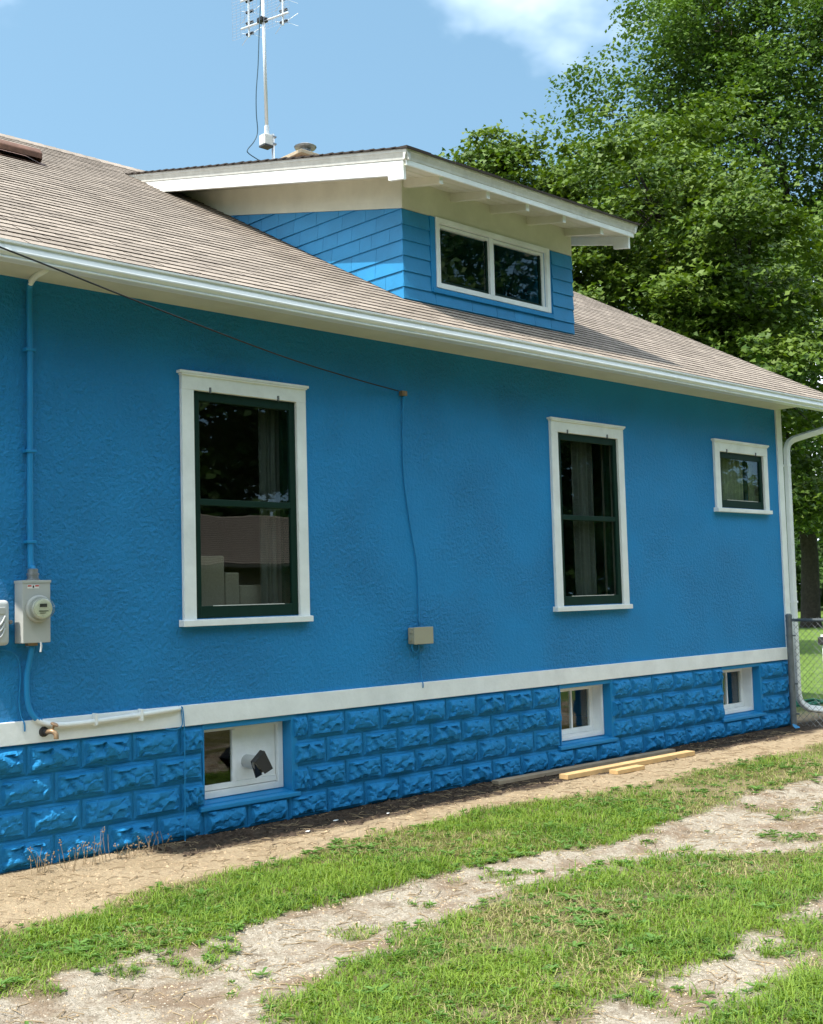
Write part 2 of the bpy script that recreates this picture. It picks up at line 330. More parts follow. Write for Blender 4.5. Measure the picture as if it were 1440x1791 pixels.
def holed(x0, x1, z0, z1, holes, y0, y1):
    mb = MB(); X = sorted({x0, x1, *[h[0] for h in holes], *[h[1] for h in holes]}); Zs = sorted({z0, z1, *[h[2] for h in holes], *[h[3] for h in holes]})
    q = lambda *p: (mb.V.extend(p), mb.F.append(tuple(range(len(mb.V)-4, len(mb.V)))))
    for i in range(len(X)-1):
        for k in range(len(Zs)-1):
            cx_, cz_ = (X[i]+X[i+1])/2, (Zs[k]+Zs[k+1])/2
            if any(h[0] < cx_ < h[1] and h[2] < cz_ < h[3] for h in holes): continue
            q((X[i], y0, Zs[k]), (X[i+1], y0, Zs[k]), (X[i+1], y0, Zs[k+1]), (X[i], y0, Zs[k+1]))
            q((X[i], y1, Zs[k+1]), (X[i+1], y1, Zs[k+1]), (X[i+1], y1, Zs[k]), (X[i], y1, Zs[k]))
    for a, b, c, d in holes:
        q((a, y0, c), (a, y0, d), (a, y1, d), (a, y1, c)); q((b, y0, c), (b, y1, c), (b, y1, d), (b, y0, d))
        q((a, y0, d), (b, y0, d), (b, y1, d), (a, y1, d)); q((a, y0, c), (a, y1, c), (b, y1, c), (b, y0, c))
    return mb
wf = H(holed(XW, XC, .80, 4.02, [wd[:4] for wd in WIN], 0, .2).build('wall', 'stucco')); wf['label'] = 'blue stucco side wall in the shade of the eave'
# gable end walls and back wall
for x0, x1 in ((XC-.2, XC), (XW, XW+.2)):
    P = [(x0, .2, .8), (x0, YB-.2, .8), (x0, YB-.2, zr(YB-.2)-.14), (x0, YR, zr(YR)-.14), (x0, .2, zr(.2)-.14)]
    H(MB().prism(P, (x1-x0, 0, 0)).build('gable_wall', 'stucco'))
H(MB().box(XW, XC, YB-.2, YB, 0, 4.0).build('back_wall', 'stucco'))
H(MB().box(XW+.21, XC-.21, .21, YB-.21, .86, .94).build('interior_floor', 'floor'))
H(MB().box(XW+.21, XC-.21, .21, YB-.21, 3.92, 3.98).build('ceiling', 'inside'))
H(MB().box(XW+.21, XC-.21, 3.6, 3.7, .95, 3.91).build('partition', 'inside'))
# ------------------------------------------------------------------ foundation
fo = holed(XW, XC, -.3, .80, [(a, b, BZ0, .799) for a, b in BW], .0, .22)
for x0, x1 in ((XC-.22, XC), (XW, XW+.22)): fo.box(x0, x1, .22, YB-.21, -.3, .795)
fo = H(fo.build('foundation', 'block'))
def rockface(seed):
    """quarry-faced block, unit size in x and z: flat drafted margin round a heart of chipped facets"""
    q = random.Random(seed*17+3); n, k = 34, 18; V = []; F = []; s = Vector((seed*7.3, seed*3.1, seed*11.7))
    cells = [(q.random()*.388, q.random()*.2, q.uniform(.004, .026), q.gauss(0, .26), q.gauss(-.10, .36)) for _ in range(24)]
    for j in range(k+1):
        for i in range(n+1):
            u, v = i/n, j/k; x, z = u*.388, v*.2
            e = min(min(u, 1-u)*.388, min(v, 1-v)*.2)
            xw = x+.012*noise.noise(Vector((x*22, z*22, 5))+s); zw = z+.010*noise.noise(Vector((x*22, z*22, 9))+s)
            ds = sorted(((xw-c[0])**2*.55+(zw-c[1])**2, c) for c in cells)[:2]
            h2 = [c[2]+c[3]*(xw-c[0])+c[4]*(zw-c[1]) for _, c in ds]; t = sst(0, .00018, ds[1][0]-ds[0][0])*.5+.5
            h = h2[0]*t+h2[1]*(1-t) + .0035*noise.noise(Vector((x*75, z*75, 1))+s)
            bulge = .022*sst(.01, .075, e)
            h = .006 + sst(.021, .031, e)*(.006+bulge+.8*max(-.010, min(.036, h)))
            V.append((u-.5, -(h if e > 0 else -.002), v-.5))
    for j in range(k):
        for i in range(n):
            a = j*(n+1)+i; F.append((a, a+1, a+n+2, a+n+1))
    me = bpy.data.meshes.new('foundation_block'); me.from_pydata(V, [], F); me.materials.append(M['block']); me.update(); return me
RF = [rockface(i) for i in range(5)]
blk0 = Vector((0, 0, 0))
def block(x0, x1, z0, z1):
    if x1-x0 < .03: return
    o = bpy.data.objects.new('foundation_block', rnd.choice(RF)); COL.objects.link(o); o.parent = fo
    o.location = ((x0+x1)/2, -.006, (z0+z1)/2); o.scale = (x1-x0-.012, rnd.uniform(.85, 1.15), z1-z0-.010)
for c in range(4):
    zt, zb = .812-.2*c, .612-.2*c
    off = 3.592 if c % 2 == 0 else 3.782
    edges = [off + .3885*k for k in range(-3, 28)]
    segs = [(max(a, XW), min(b, XC)) for a, b in zip(edges, edges[1:]) if b > XW and a < XC]
    if c < 3:
        for h0, h1 in [(a-.0, b+.0) for a, b in BW]:
            new = []
            for a, b in segs:
                if b <= h0 or a >= h1: new.append((a, b))
                else:
                    if a < h0: new.append((a, h0-.004))
                    if b > h1: new.append((h1+.004, b))
            segs = new
    for a, b in segs: block(a, b, zb, zt)
# ------------------------------------------------------------------ water-table band, corner board, soffit, fascia
bd = H(box('water_table_band', 'white', None, XW-.03, XC+.005, -.03, .02, .817, .966)); 
H(box('corner_board', 'white', None, XC-.03, XC+.09, -.022, .10, .97, 3.90))
H(MB().box(XL+.05, XC, -.39, .0, 3.895, 3.915).build('soffit', 'eave', None))
H(MB().box(XL+.05, XR-.03, -.41, -.39, 3.868, 3.99).build('fascia', 'white', None))
# ------------------------------------------------------------------ windows
def window(x0, x1, z0, z1, zm):
    mb = MB(); y = -.03
    mb.box(x0-.105, x0, y, .004, z0-.01, z1); mb.box(x1, x1+.095, y, .004, z0-.01, z1); mb.box(x0-.105, x1+.095, y-.001, .004, z1, z1+.118)
    wn = H(mb.build('window', 'white', None, .003))
    cp = MB().box(x0-.13, x1+.115, -.050, .004, z1+.118, z1+.138).box(x0-.112, x1+.10, -.045, .004, z1+.105, z1+.1175).build('head_cap', 'white', wn, .003)
    MB().prism([(x0-.135, .03, z0-.004), (x0-.135, -.065, z0-.012), (x0-.135, -.065, z0-.056), (x0-.135, .004, z0-.056), (x0-.135, .03, z0-.03)], (x1-x0+.235, 0, 0)).build('sill', 'white', wn, .003)
    g = .004; a, b, c, d = x0+g, x1-g, z0+.002, z1-g; yf, yb = -.006, .03
    st, tr, br = .055, .066, .088
    mb = MB(); mb.box(a, a+st, yf, yb, c, d).box(b-st, b, yf, yb, c, d).box(a+st, b-st, yf+.001, yb, d-tr, d).box(a+st, b-st, yf+.001, yb, c, c+br)
    if zm: mb.box(a+st, b-st, yf+.003, yb, zm-.024, zm+.024)
    mb.build('sash', 'green', wn, .003)
    spans = [(c+br, zm-.024), (zm+.024, d-tr)] if zm else [(c+br, d-tr)]
    for p, q in spans: MB().box(a+st-.006, b-st+.006, .010, .014, p-.006, q+.006).build('glass_pane', 'glass', wn)
    for fx in (.14, .80):
        hx = x0+(x1-x0)*fx; MB().box(hx, hx+.012, -.042, -.029, z1-.012, z1+.03).build('storm_hanger', 'fence', wn)
    # putty line at the foot of the lower pane
    MB().box(a+st+.1, b-st-.08, yf-.001, yf+.004, c+br-.003, c+br+.003).build('putty', 'oldwhite', wn)
    # jamb liner between wall and sash
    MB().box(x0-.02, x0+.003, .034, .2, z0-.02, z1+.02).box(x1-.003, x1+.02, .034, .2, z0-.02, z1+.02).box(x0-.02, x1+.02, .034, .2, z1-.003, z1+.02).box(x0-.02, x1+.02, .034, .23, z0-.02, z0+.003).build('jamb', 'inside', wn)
    if zm:  # inner sash behind the storm window
        MB().box(x0+.004, x0+.06, .09, .13, z0+.01, z1-.01).box(x1-.06, x1-.004, .09, .13, z0+.01, z1-.01).box(x0+.06, x1-.06, .091, .129, zm-.02, zm+.02).box(x0+.06, x1-.06, .091, .129, z0+.01, z0+.07).build('inner_sash', 'green', wn)
    return wn
for wd in WIN: window(*wd)
def base_window(x0, x1, kind):
    # smooth-cast jambs and lintel, sloping sill
    mb = MB(); mb.box(x0-.012, x0+.004, -.015, .2, BZ0, .81); mb.box(x1-.002, x1+.055, -.014, .2, BZ0-.02, .812)
    mb.box(x0, x1, -.01, .2, .772, .815)
    wn = H(mb.build('basement_window', 'bluetrim', None, .004))
    MB().prism([(x0-.05, .2, BZ0+.03), (x0-.05, -.045, BZ0-.012), (x0-.05, -.045, BZ0-.045), (x0-.05, .2, BZ0-.045)], (x1-x0+.11, 0, 0)).build('cast_sill', 'bluetrim', wn, .006)
    a, b, c, d = x0+.005, x1-.005, BZ0+.018, .771
    mb = MB()
    if kind == 0:
        y = .095; mb.box(a, a+.045, y, .16, c, d).box(b-.05, b, y, .16, c, d).box(a+.045, b-.05, y+.001, .16, d-.03, d).box(a+.045, b-.05, y+.001, .16, c, c+.05)
        mb.build('frame', 'white', wn, .003)
        yy = .115; s0, s1 = a+.05, b-.055
        MB().box(s0, s0+.03, yy, .145, c+.055, d-.035).box(s0+.03, s1, yy+.001, .145, c+.055, c+.095).box(s0+.285, s0+.32, yy, .145, c+.095, d-.035).build('sash', 'white', wn, .002)
        MB().box(s0+.02, s0+.29, .128, .132, c+.08, d-.03).build('glass_pane', 'glass', wn)
        MB().box(s0+.32, s1, yy+.012, .14, c+.096, d-.032).build('blanking_panel', 'white', wn, .002)
    else:
        y = .085; mb.box(a, a+.04, y, .26, c, d).box(b-.03, b, y, .26, c, d).box(a+.04, b-.03, y+.001, .26, d-.025, d).box(a+.04, b-.03, y+.001, .26, c, c+.04)
        mb.build('frame', 'white', wn, .003)
        s0, s1 = a+.041, b-.031; y0, y1 = .20, .235; md = (s0+s1)/2+.03
        MB().box(s0, s0+.045, y0, y1, c+.041, d-.026).box(s1-.045, s1, y0, y1, c+.041, d-.026).box(s0+.045, s1-.045, y0+.001, y1, c+.041, c+.09).box(s0+.045, s1-.045, y0+.001, y1, d-.055, d-.026).box(md-.011, md+.011, y0+.003, y1, c+.09, d-.055).build('sash', 'white', wn, .002)
        for p, q in ((s0+.04, md-.005), (md+.005, s1-.04)): MB().box(p, q, .216, .220, c+.085, d-.05).build('glass_pane', 'glass', wn)
    return wn
for i, (a, b) in enumerate(BW): base_window(a, b, i)
# ------------------------------------------------------------------ gutter and downspout
gp = [(-.415, 3.985), (-.415, 3.858), (-.488, 3.858), (-.497, 3.861), (-.499, 3.866), (-.489, 3.877), (-.503, 3.887), (-.513, 3.899), (-.514, 3.908), (-.498, 3.950), (-.514, 3.958), (-.514, 3.972), (-.496, 3.974), (-.494, 3.957), (-.488, 3.94), (-.47, 3.90), (-.46, 3.868), (-.422, 3.868), (-.422, 3.985)]
gs = MB(); stn = 60; b = 0
for i in range(stn+1):
    x = XL+.02+(XR-XL-.02)*i/stn; dz = .004*math.sin(x*.9)+.003*vn(x, 0, .7); dy = .004*vn(x, 3, .8)
    gs.V += [(x, y+dy, z+dz) for y, z in gp]
n = len(gp)
for i in range(stn):
    for k in range(n-1): gs.F.append((i*n+k, (i+1)*n+k, (i+1)*n+k+1, i*n+k+1))
gut = H(gs.build('gutter', 'gutter', None)); 
for x in (3.24, 6.839, 10.507):
    mb = MB(); 
    for xx in (x-.022, x+.022): mb.V += [(xx, y-.003, z-.001) for y, z in gp[1:13]]
    mb.F += [(k, 12+k, 13+k, k+1) for k in range(11)]; mb.build('joint_band', 'gutter', gut)
mb = MB().prism([(XR, y, z) for y, z in gp[:13]], (.004, 0, 0)); mb.build('end_cap', 'gutter', gut)
dp = smooth_path([(14.52, -.45, 3.87), (14.50, -.44, 3.80), (14.40, -.395, 3.745), (13.86, -.10, 3.575), (13.74, -.035, 3.52), (13.675, -.02, 3.44), (13.66, -.02, 3.3)], 5) + [Vector((13.655, -.02, 2.2)), Vector((13.65, -.02, 1.2))] + smooth_path([(13.645, -.02, .42), (13.66, -.035, .30), (13.74, -.08, .215), (13.86, -.14, .18), (14.5, -.40, .10)], 5)
ds = H(MB().tube(dp, 1, rect=(.038, .030)).build('downspout', 'gutter', None))
for z in (3.2, 1.5): MB().box(13.605, 13.70, -.053, .03, z, z+.025).build('strap', 'gutter', ds)
# ------------------------------------------------------------------ main roof
P = [(XL, Y0+.005, Z0-.006), (XL, YR, zr(YR)-.006), (XL, 2*YR-Y0, Z0-.006), (XL, 2*YR-Y0, Z0-.12), (XL, YR, zr(YR)-.13), (XL, Y0+.045, Z0-.10)]
roof = H(MB().prism(P, (XR-XL, 0, 0)).build('roof', ['asphalt'], None))
MB().prism([(XR, Y0+.05, Z0-.02), (XR, YR, zr(YR)-.03), (XR, YR, zr(YR)-.17), (XR, Y0+.05, Z0-.15)], (.022, 0, 0)).build('rake_board', 'white', roof)
MB().prism([(XL-.022, Y0+.05, Z0-.02), (XL-.022, YR, zr(YR)-.03), (XL-.022, YR, zr(YR)-.17), (XL-.022, Y0+.05, Z0-.15)], (.022, 0, 0)).build('rake_board', 'white', roof)
EXP = .142; SW = .305; TH = .0115; AN = R(28.5); cA, sA = math.cos(AN), math.sin(AN); LEN = (YR-Y0)/cA; NC = int(LEN/EXP)
def shv(w, th=TH, lg=EXP+.035): return [(-w/2, 0, 0), (w/2, 0, 0), (w/2, 0, th), (-w/2, 0, th), (-w/2, lg, 0), (w/2, lg, 0), (w/2, lg, .003), (-w/2, lg, .003)]
SHF = [(3, 2, 6, 7), (0, 1, 2, 3), (0, 3, 7, 4), (1, 5, 6, 2)]
sme = bpy.data.meshes.new('shingle'); sme.from_pydata(shv(SW-.010), [], SHF); sme.materials.append(M['shingle']); sme.materials.append(M['asphalt']); sme.update()
for i, p in enumerate(sme.polygons): p.material_index = 0 if i == 0 else 1
DX0, DX1, DY = 7.46, 9.93, .356                    # dormer body
cands = []
for c in range(NC+1):
    v = c*EXP; x = XL - .01 + (.5*SW if c % 2 else 0) - (0.1*SW if c % 4 > 1 else 0)
    yc = Y0 + v*cA
    while x < XR:
        a, b = max(x, XL-.012), min(x+SW, XR+.012)
        inside = a > DX0+.05 and b < DX1-.05 and DY+.1 < yc < 4.0
        if b-a > .05 and not inside: cands.append(((a+b)/2, v + rnd.uniform(-.004, .004), b-a, c))
        x += SW
camp = Vector((0, -7.4, 1.7))
def key(k):
    p = Vector((k[0], Y0+k[1]*cA, Z0+k[1]*sA)); q = p-camp; dpt = q.dot(f_); u = q.dot(r_)/dpt
    vis = abs(u) < .345; return (-dpt if vis else -1e3-dpt) if abs(k[2]-SW) < 1e-4 else -1e4
order = sorted(range(len(cands)), key=lambda i: -key(cands[i])); near = set(order[:300])
Vs = []; Fs = []
for i, (x, v, wd, c) in enumerate(cands):
    yy, zz = Y0+v*cA, Z0+v*sA; ra = rnd.gauss(0, .004)
    if i in near:
        o = bpy.data.objects.new('shingle', sme); COL.objects.link(o); o.parent = roof; o.location = (x, yy, zz); o.rotation_euler = (AN, 0, 0); o.scale = (1, 1, rnd.uniform(.9, 1.15))
    else:
        b = len(Vs); th = TH*rnd.uniform(.9, 1.15)
        for px, pv, ph in shv(wd-.010, th): Vs.append((x+px, yy+pv*cA-ph*sA, zz+pv*sA+ph*cA))
        Fs += [tuple(b+k for k in f) for f in SHF]
sf = raw('shingle_field', Vs, Fs, ['shingles', 'asphalt'], roof); sf['kind'] = 'stuff'
for i, p in enumerate(sf.data.polygons): p.material_index = 0 if i % 4 == 0 else 1
# ridge caps
mb = MB(); x = XL-.01
while x < XR:
    mb.prism([(x, YR-.14, zr(YR-.14)+.010), (x, YR, zr(YR)+.022), (x, YR+.14, zr(YR+.14)+.010), (x, YR+.14, zr(YR+.14)-.002), (x, YR, zr(YR)+.004), (x, YR-.14, zr(YR-.14)-.002)], (.20, 0, 0.006)); x += .17
mb.build('ridge_cap', 'shingles', roof)
# far slope shingle courses
mb = MB()
for c in range(NC):
    y = 2*YR-Y0-c*EXP*cA; mb.prism([(XL-.01, y, zr(y)), (XL-.01, y, zr(y)+.012), (XL-.01, y-EXP*cA, zr(y-EXP*cA)+.002), (XL-.01, y-EXP*cA, zr(y-EXP*cA))], (XR-XL+.02, 0, 0))
fs = mb.build('far_slope_courses', 'shingles', roof); fs['kind'] = 'stuff'
# roof vent, chimney
def roofpt(x, v, h=0): return Vector((x, Y0+v*cA-h*sA, Z0+v*sA+h*cA))
rv = MB(); X0v, X1v = 4.98, 5.43; v0, v1 = 4.42, 4.78
pr = [(v0, .02), (v0-.03, .07), (v0-.01, .12), (v0+.06, .145), (v0+.16, .13), (v1, .02)]
b = 0
for x in (X0v, X1v): rv.V += [tuple(roofpt(x, v, h)) for v, h in pr]
rv.F += [(k, k+1, 7+k, 6+k) for k in range(1, 5)] + [(0, 1, 2, 3, 4, 5)[::-1], (6, 7, 8, 9, 10, 11)]
fl = H(rv.build('roof_vent', 'rust', None, .012, True, 3))
mb = MB(); mb.V = [tuple(roofpt(x, v, .016)) for x, v in ((X0v-.08, v0-.06), (X1v+.06, v0-.06), (X1v+.06, v1+.1), (X0v-.08, v1+.1))]; mb.F = [(0, 1, 2, 3)]; mb.build('flange', 'rust', fl)
ch = H(MB().box(10.36, 10.94, 5.38, 5.96, 6.7, 7.99).build('chimney', 'brick', None))
MB().prism([(10.28, 5.3, 7.97), (11.02, 5.3, 7.97), (11.02, 6.04, 7.97), (10.28, 6.04, 7.97)], (0, 0, .055)).build('cap_slab', 'concrete', ch, .008)
MB().lathe((10.62, 5.62, 8.02), (0, 0, 1), [(.115, 0), (.115, .05), (.085, .06), (.085, .17), (.15, .175), (.165, .20), (.10, .235), (.02, .25)], 14).build('flue_cap', 'steel', ch)
# ------------------------------------------------------------------ dormer
TD = .229
def ztop(y): return 5.281 + TD*(y-DY)               # top of blue shingles on the cheek
def zroofd(y): return 5.581 + TD*(y+.193)           # top of dormer roof deck
und = .135
dw = MB()
for x0, x1, s in ((DX0, DX0+.12, 0), (DX1-.12, DX1, 0)):
    P = [(x0, DY, 4.2), (x0, 3.6, zr(3.6)-.1), (x0, 4.3, zroofd(4.3)-und-.01), (x0, DY, zroofd(DY)-und-.01)]; dw.prism(P, (x1-x0, 0, 0))
WX0, WX1, WZ0, WZ1 = 7.925, 9.49, 4.655, 5.235
hb = holed(DX0+.12, DX1-.12, 4.3, zroofd(DY)-und-.01, [(WX0, WX1, WZ0, WZ1)], DY+.001, DY+.12)
b = len(dw.V); dw.V += hb.V; dw.F += [tuple(b+i for i in f) for f in hb.F]
dw = H(dw.build('dormer_wall', 'bluetrim', None))
# white frieze above the shingles
MB().box(DX0-.012, DX1+.012, DY-.014, DY, 5.286, zroofd(DY)-und+.01).build('frieze', 'eave', dw)
for x, d in ((DX0-.014, .014), (DX1, .014)):
    P = [(x, DY, ztop(DY)+.004), (x, 3.16, ztop(3.16)+.004), (x, 4.2, zroofd(4.2)-und), (x, DY, zroofd(DY)-und)]; MB().prism(P, (d, 0, 0)).build('frieze', 'eave', dw)
CZ = [5.281, 5.137, 4.992, 4.846, 4.700, 4.552, 4.405, 4.26]
def wallpiece(poly, ztopc, zbot, face):
    """wedge-shaped wood shingle; poly in (u,z)"""
    if len(poly) < 3: return
    mb = MB(); off = lambda z: .006 + .013*(ztopc-z)/(ztopc-zbot)
    if face == 'front': f = [(u, DY-off(z), z) for u, z in poly]; bk = [(u, DY+.002, z) for u, z in poly]
    elif face == 'left': f = [(DX0-off(z), u, z) for u, z in poly]; bk = [(DX0+.002, u, z) for u, z in poly]
    else: f = [(DX1+off(z), u, z) for u, z in poly]; bk = [(DX1-.002, u, z) for u, z in poly]
    n = len(f); mb.V = f+bk; mb.F = [tuple(range(n)), tuple(range(2*n-1, n-1, -1))] + [(i, n+i, n+(i+1) % n, (i+1) % n) for i in range(n)]
    mb.build('wall_shingle', 'bluewood', dw)
def cuts(a, b, lo=.16, hi=.42):
    xs = [a]
    while xs[-1] < b-lo: xs.append(xs[-1]+rnd.uniform(lo, hi))
    xs[-1] = b; return xs
for face in ('left', 'right'):
    for k in range(-5, 7):
        zt, zb = (CZ[k], CZ[k+1]) if k >= 0 else (5.281-.1455*k, 5.281-.1455*(k+1))
        us = cuts(DY+.004-.015, 3.4)
        for u0, u1 in zip(us, us[1:]):
            p = [(u0+.0015, zb), (u1-.0015, zb), (u1-.0015, zt), (u0+.0015, zt)]
            p = clip(p, TD, -1, 5.281-TD*DY); p = clip(p, -T, 1, -(Z0-T*Y0)-.014)
            if len(p) >= 3: wallpiece(p, zt, zb, face)
for k in range(6):
    zt, zb = CZ[k], CZ[k+1]
    if k < 5: spans = [[DX0-.016, 7.80], [9.60, DX1+.016]]
    else: spans = [list(q) for q in zip(*(lambda c: (c, c[1:]))([DX0-.016, 7.86, 8.36, 8.72, 8.99, 9.30, 9.56, DX1+.016]))]
    for u0, u1 in spans:
        zbb = max(zb, zr(DY)+.018) if k == 5 else zb
        wallpiece([(u0+.002, zbb), (u1-.002, zbb), (u1-.002, zt), (u0+.002, zt)], zt, zb, 'front')
box('side_trim', 'bluetrim', dw, 7.803, 7.868, DY-.022, DY, 4.56, 5.284)
box('under_sill', 'bluetrim', dw, 7.82, 9.60, DY-.030, DY, 4.553, 4.60)
# dormer window
wn = H(MB().box(7.870, 7.921, DY-.032, DY+.05, 4.605, 5.285).box(9.494, 9.548, DY-.032, DY+.05, 4.605, 5.285).box(7.921, 9.494, DY-.031, DY+.05, 5.235, 5.285).box(7.921, 9.494, DY-.031, DY+.05, 4.605, 4.655).build('dormer_window', 'white', None, .003))
MB().box(8.640, 8.700, DY-.012, DY+.045, 4.656, 5.234).build('mullion', 'white', wn, .003)
MB().box(7.922, 7.945, DY+.004, DY+.05, 4.656, 5.234).box(9.455, 9.493, DY+.004, DY+.05, 4.656, 5.234).box(7.945, 8.640, DY+.005, DY+.05, 5.205, 5.234).box(8.70, 9.455, DY+.005, DY+.05, 5.205, 5.234).build('inner_frame', 'white', wn, .002)
for a, b in ((7.945, 8.640), (8.700, 9.455)):
    MB().box(a, b, DY+.02, DY+.045, 4.656, 4.695).box(a, a+.022, DY+.02, DY+.045, 4.695, 5.205).box(b-.022, b, DY+.02, DY+.045, 4.695, 5.205).build('sash', 'green', wn)
    MB().box(a+.01, b-.01, DY+.030, DY+.034, 4.69, 5.21).build('glass_pane', 'glass', wn)
# dormer roof: deck, crown mouldings, barge boards, exposed rafter tails
BX0, BX1, EY = 7.035, 10.355, -.165; YE = 4.75
dr = H(MB().prism([(BX0+.01, EY+.01, zroofd(EY)-.006), (BX0+.01, YE, zroofd(YE)-.006), (BX0+.01, YE, zroofd(YE)-und), (BX0+.01, EY+.01, zroofd(EY)-und)], (BX1-BX0-.02, 0, 0)).build('dormer_roof', 'eave', None))
# front: crown (weathered) over white fascia strip
cp = [(EY, -.150), (EY-.004, -.095), (EY-.010, -.092), (EY-.014, -.070), (EY-.030, -.035), (EY-.036, -.030), (EY-.040, -.006), (EY+.01, -.006), (EY+.01, -.150)]
zz = zroofd(EY)
MB().prism([(BX0-.036, y, zz+h) for y, h in cp[1:8]] + [(BX0-.036, EY+.01, zz-.094)], (BX1-BX0+.072, 0, 0)).build('crown_moulding', 'oldwhite', dr)
MB().box(BX0-.006, BX1+.006, EY-.006, EY+.012, zz-.142, zz-.0955).build('fascia_strip', 'white', dr, .002)
for sx, bx in ((-1, BX0), (1, BX1)):
    pf = [(0, -.098), (.010, -.092), (.014, -.070), (.030, -.035), (.036, -.030), (.040, -.006), (-.01, -.006), (-.01, -.098)]
    mb = MB(); 
    for y in (EY-.036, YE): mb.V += [(bx+sx*u, y, zroofd(y)+h) for u, h in pf]
    mb.F = [(k, (k+1) % 8, 8+(k+1) % 8, 8+k) for k in range(8)] + [tuple(range(7, -1, -1)), tuple(range(8, 16))]
    mb.build('rake_moulding', 'oldwhite', dr)
    x0, x1 = (bx-.004, bx+.03) if sx < 0 else (bx-.03, bx+.004)
    y0 = -.119; ys_ = .075
    P = [(x0, y0, zroofd(y0)-.262), (x0, ys_, zroofd(ys_)-.262+.0), (x0, ys_+.004, zroofd(ys_)-.226), (x0, 4.4, zroofd(4.4)-.220), (x0, 4.4, zroofd(4.4)-.099), (x0, y0, zroofd(y0)-.099)]
    P[1] = (x0, ys_, P[0][2]+.035)
    MB().prism(P, (x1-x0, 0, 0)).build('barge_board', 'white', dr, .002)
for x in (7.495, 8.118, 8.681, 9.242, 9.859):
    z_ = zroofd(-.12)-und; P = [(x-.025, -.128, z_-.072), (x-.025, -.128, z_-.002), (x-.025, DY+.0, zroofd(DY)-und-.002), (x-.025, DY, zroofd(DY)-und-.085)]
    MB().prism(P, (.05, 0, 0)).build('rafter_tail', ['eave', 'white'], dr, .003).data.polygons[2].material_index = 1  # front end in plain white as if lit, other faces in shade-toned white
for k, yb_ in enumerate((0.02, .17)):               # soffit board joints as thin battens
    MB().prism([(BX0+.04, yb_, zroofd(yb_)-und-.006), (BX0+.04, yb_+.11, zroofd(yb_+.11)-und-.006), (BX0+.04, yb_+.11, zroofd(yb_+.11)-und+.004), (BX0+.04, yb_, zroofd(yb_)-und+.004)], (BX1-BX0-.08, 0, 0)).build('soffit_board', 'eave', dr)
mb = MB(); y = EY-.055; k = 0
while y < YE:
    x = BX0-.055
    while x < BX1+.05:
        wd = min(SW, BX1+.055-x); j = rnd.uniform(-.004, .006)
        mb.prism([(x, y+j, zroofd(y)-.004), (x, y+j, zroofd(y)+.014+rnd.uniform(0, .006)), (x, y+.19, zroofd(y+.19)+.004), (x, y+.19, zroofd(y+.19)-.004)], (wd-.005, 0, 0)); x += SW
    y += .14; k += 1
o = mb.build('shingle_course', 'asphalt', dr); o['kind'] = 'stuff'; o.data.materials.append(M['shingles'])
for i, p in enumerate(o.data.polygons):
    if i % 6 == 3: p.material_index = 1

# ------------------------------------------------------------------ electric meter, telephone box, junction box, cables, tap
em = tag(empty('electric_meter', (3.61, 0, 1.47)), 'grey electric meter box with round glass dome and painted conduit on blue wall', 'electric meter')
def P_(root, o): o.parent = root; o.matrix_parent_inverse = Matrix.Translation(-Vector(root.location)); return o
bx = P_(em, box('meter_box', 'grey', None, 3.513, 3.705, -.125, -.008, 1.470, 1.872, bevel=.004))
MB().box(3.509, 3.709, -.129, -.008, 1.858, 1.876).build('lid_rim', 'grey', bx, .002)
MB().box(3.545, 3.625, -.1275, -.1245, 1.822, 1.846).build('warning_label', 'paper', bx)
MB().box(3.547, 3.572, -.129, -.1272, 1.835, 1.844).box(3.598, 3.623, -.129, -.1272, 1.835, 1.844).build('label_print', 'redprint', bx)
MB().box(3.580, 3.590, -.129, -.1272, 1.826, 1.842).build('label_symbol', 'black', bx)
rg = P_(em, MB().lathe((3.618, -.125, 1.690), (0, -1, 0), [(.088, 0), (.088, .022), (.080, .028), (.074, .028)], 32).build('meter_ring', 'grey', None, .002, True))
P_(em, MB().lathe((3.618, -.152, 1.690), (0, -1, 0), [(.068, 0), (.068, .03), (.066, .032)], 32).build('meter_base', 'oldwhite', None))
fc = P_(em, MB().lathe((3.618, -.182, 1.690), (0, -1, 0), [(.060, 0), (.060, .022), (.058, .023)], 32).build('dial_face', 'meterface', None))
MB().box(3.590, 3.640, -.2075, -.205, 1.700, 1.722).build('display', 'screen', fc); MB().box(3.585, 3.650, -.2070, -.205, 1.672, 1.678).box(3.59, 3.63, -.2070, -.205, 1.660, 1.664).build('dial_print', 'screen', fc)
P_(em, MB().lathe((3.618, -.150, 1.690), (0, -1, 0), [(.0715, 0), (.0715, .06), (.068, .075), (.058, .084), (.03, .088), (.004, .089)], 32).build('glass_dome', 'dome', None, 0, True))
P_(em, MB().box(3.56, 3.625, -.105, -.06, 1.452, 1.471).build('seal_bracket', 'brass', None)); P_(em, MB().tube([(3.634, -.128, 1.475), (3.637, -.13, 1.45), (3.632, -.13, 1.41)], .007, 6).build('seal_tag', 'alu', None))
cu = P_(em, MB().tube([(3.60, -.30, 3.892)] + smooth_path([(3.60, -.16, 3.885), (3.605, -.06, 3.85), (3.612, -.034, 3.76), (3.615, -.032, 3.45), (3.612, -.032, 2.70), (3.612, -.034, 2.02), (3.612, -.065, 1.96), (3.612, -.066, 1.94)], 5), .020, 12).build('conduit', ['bluetrim', 'white'], None, 0, True))
for p in cu.data.polygons: p.material_index = 1 if p.center.y < -.07 and p.center.z > 3 else 0
for z in (3.40, 2.72, 2.12): MB().box(3.575, 3.649, -.058, .0, z, z+.02).build('conduit_strap', 'bluetrim', cu, .004)
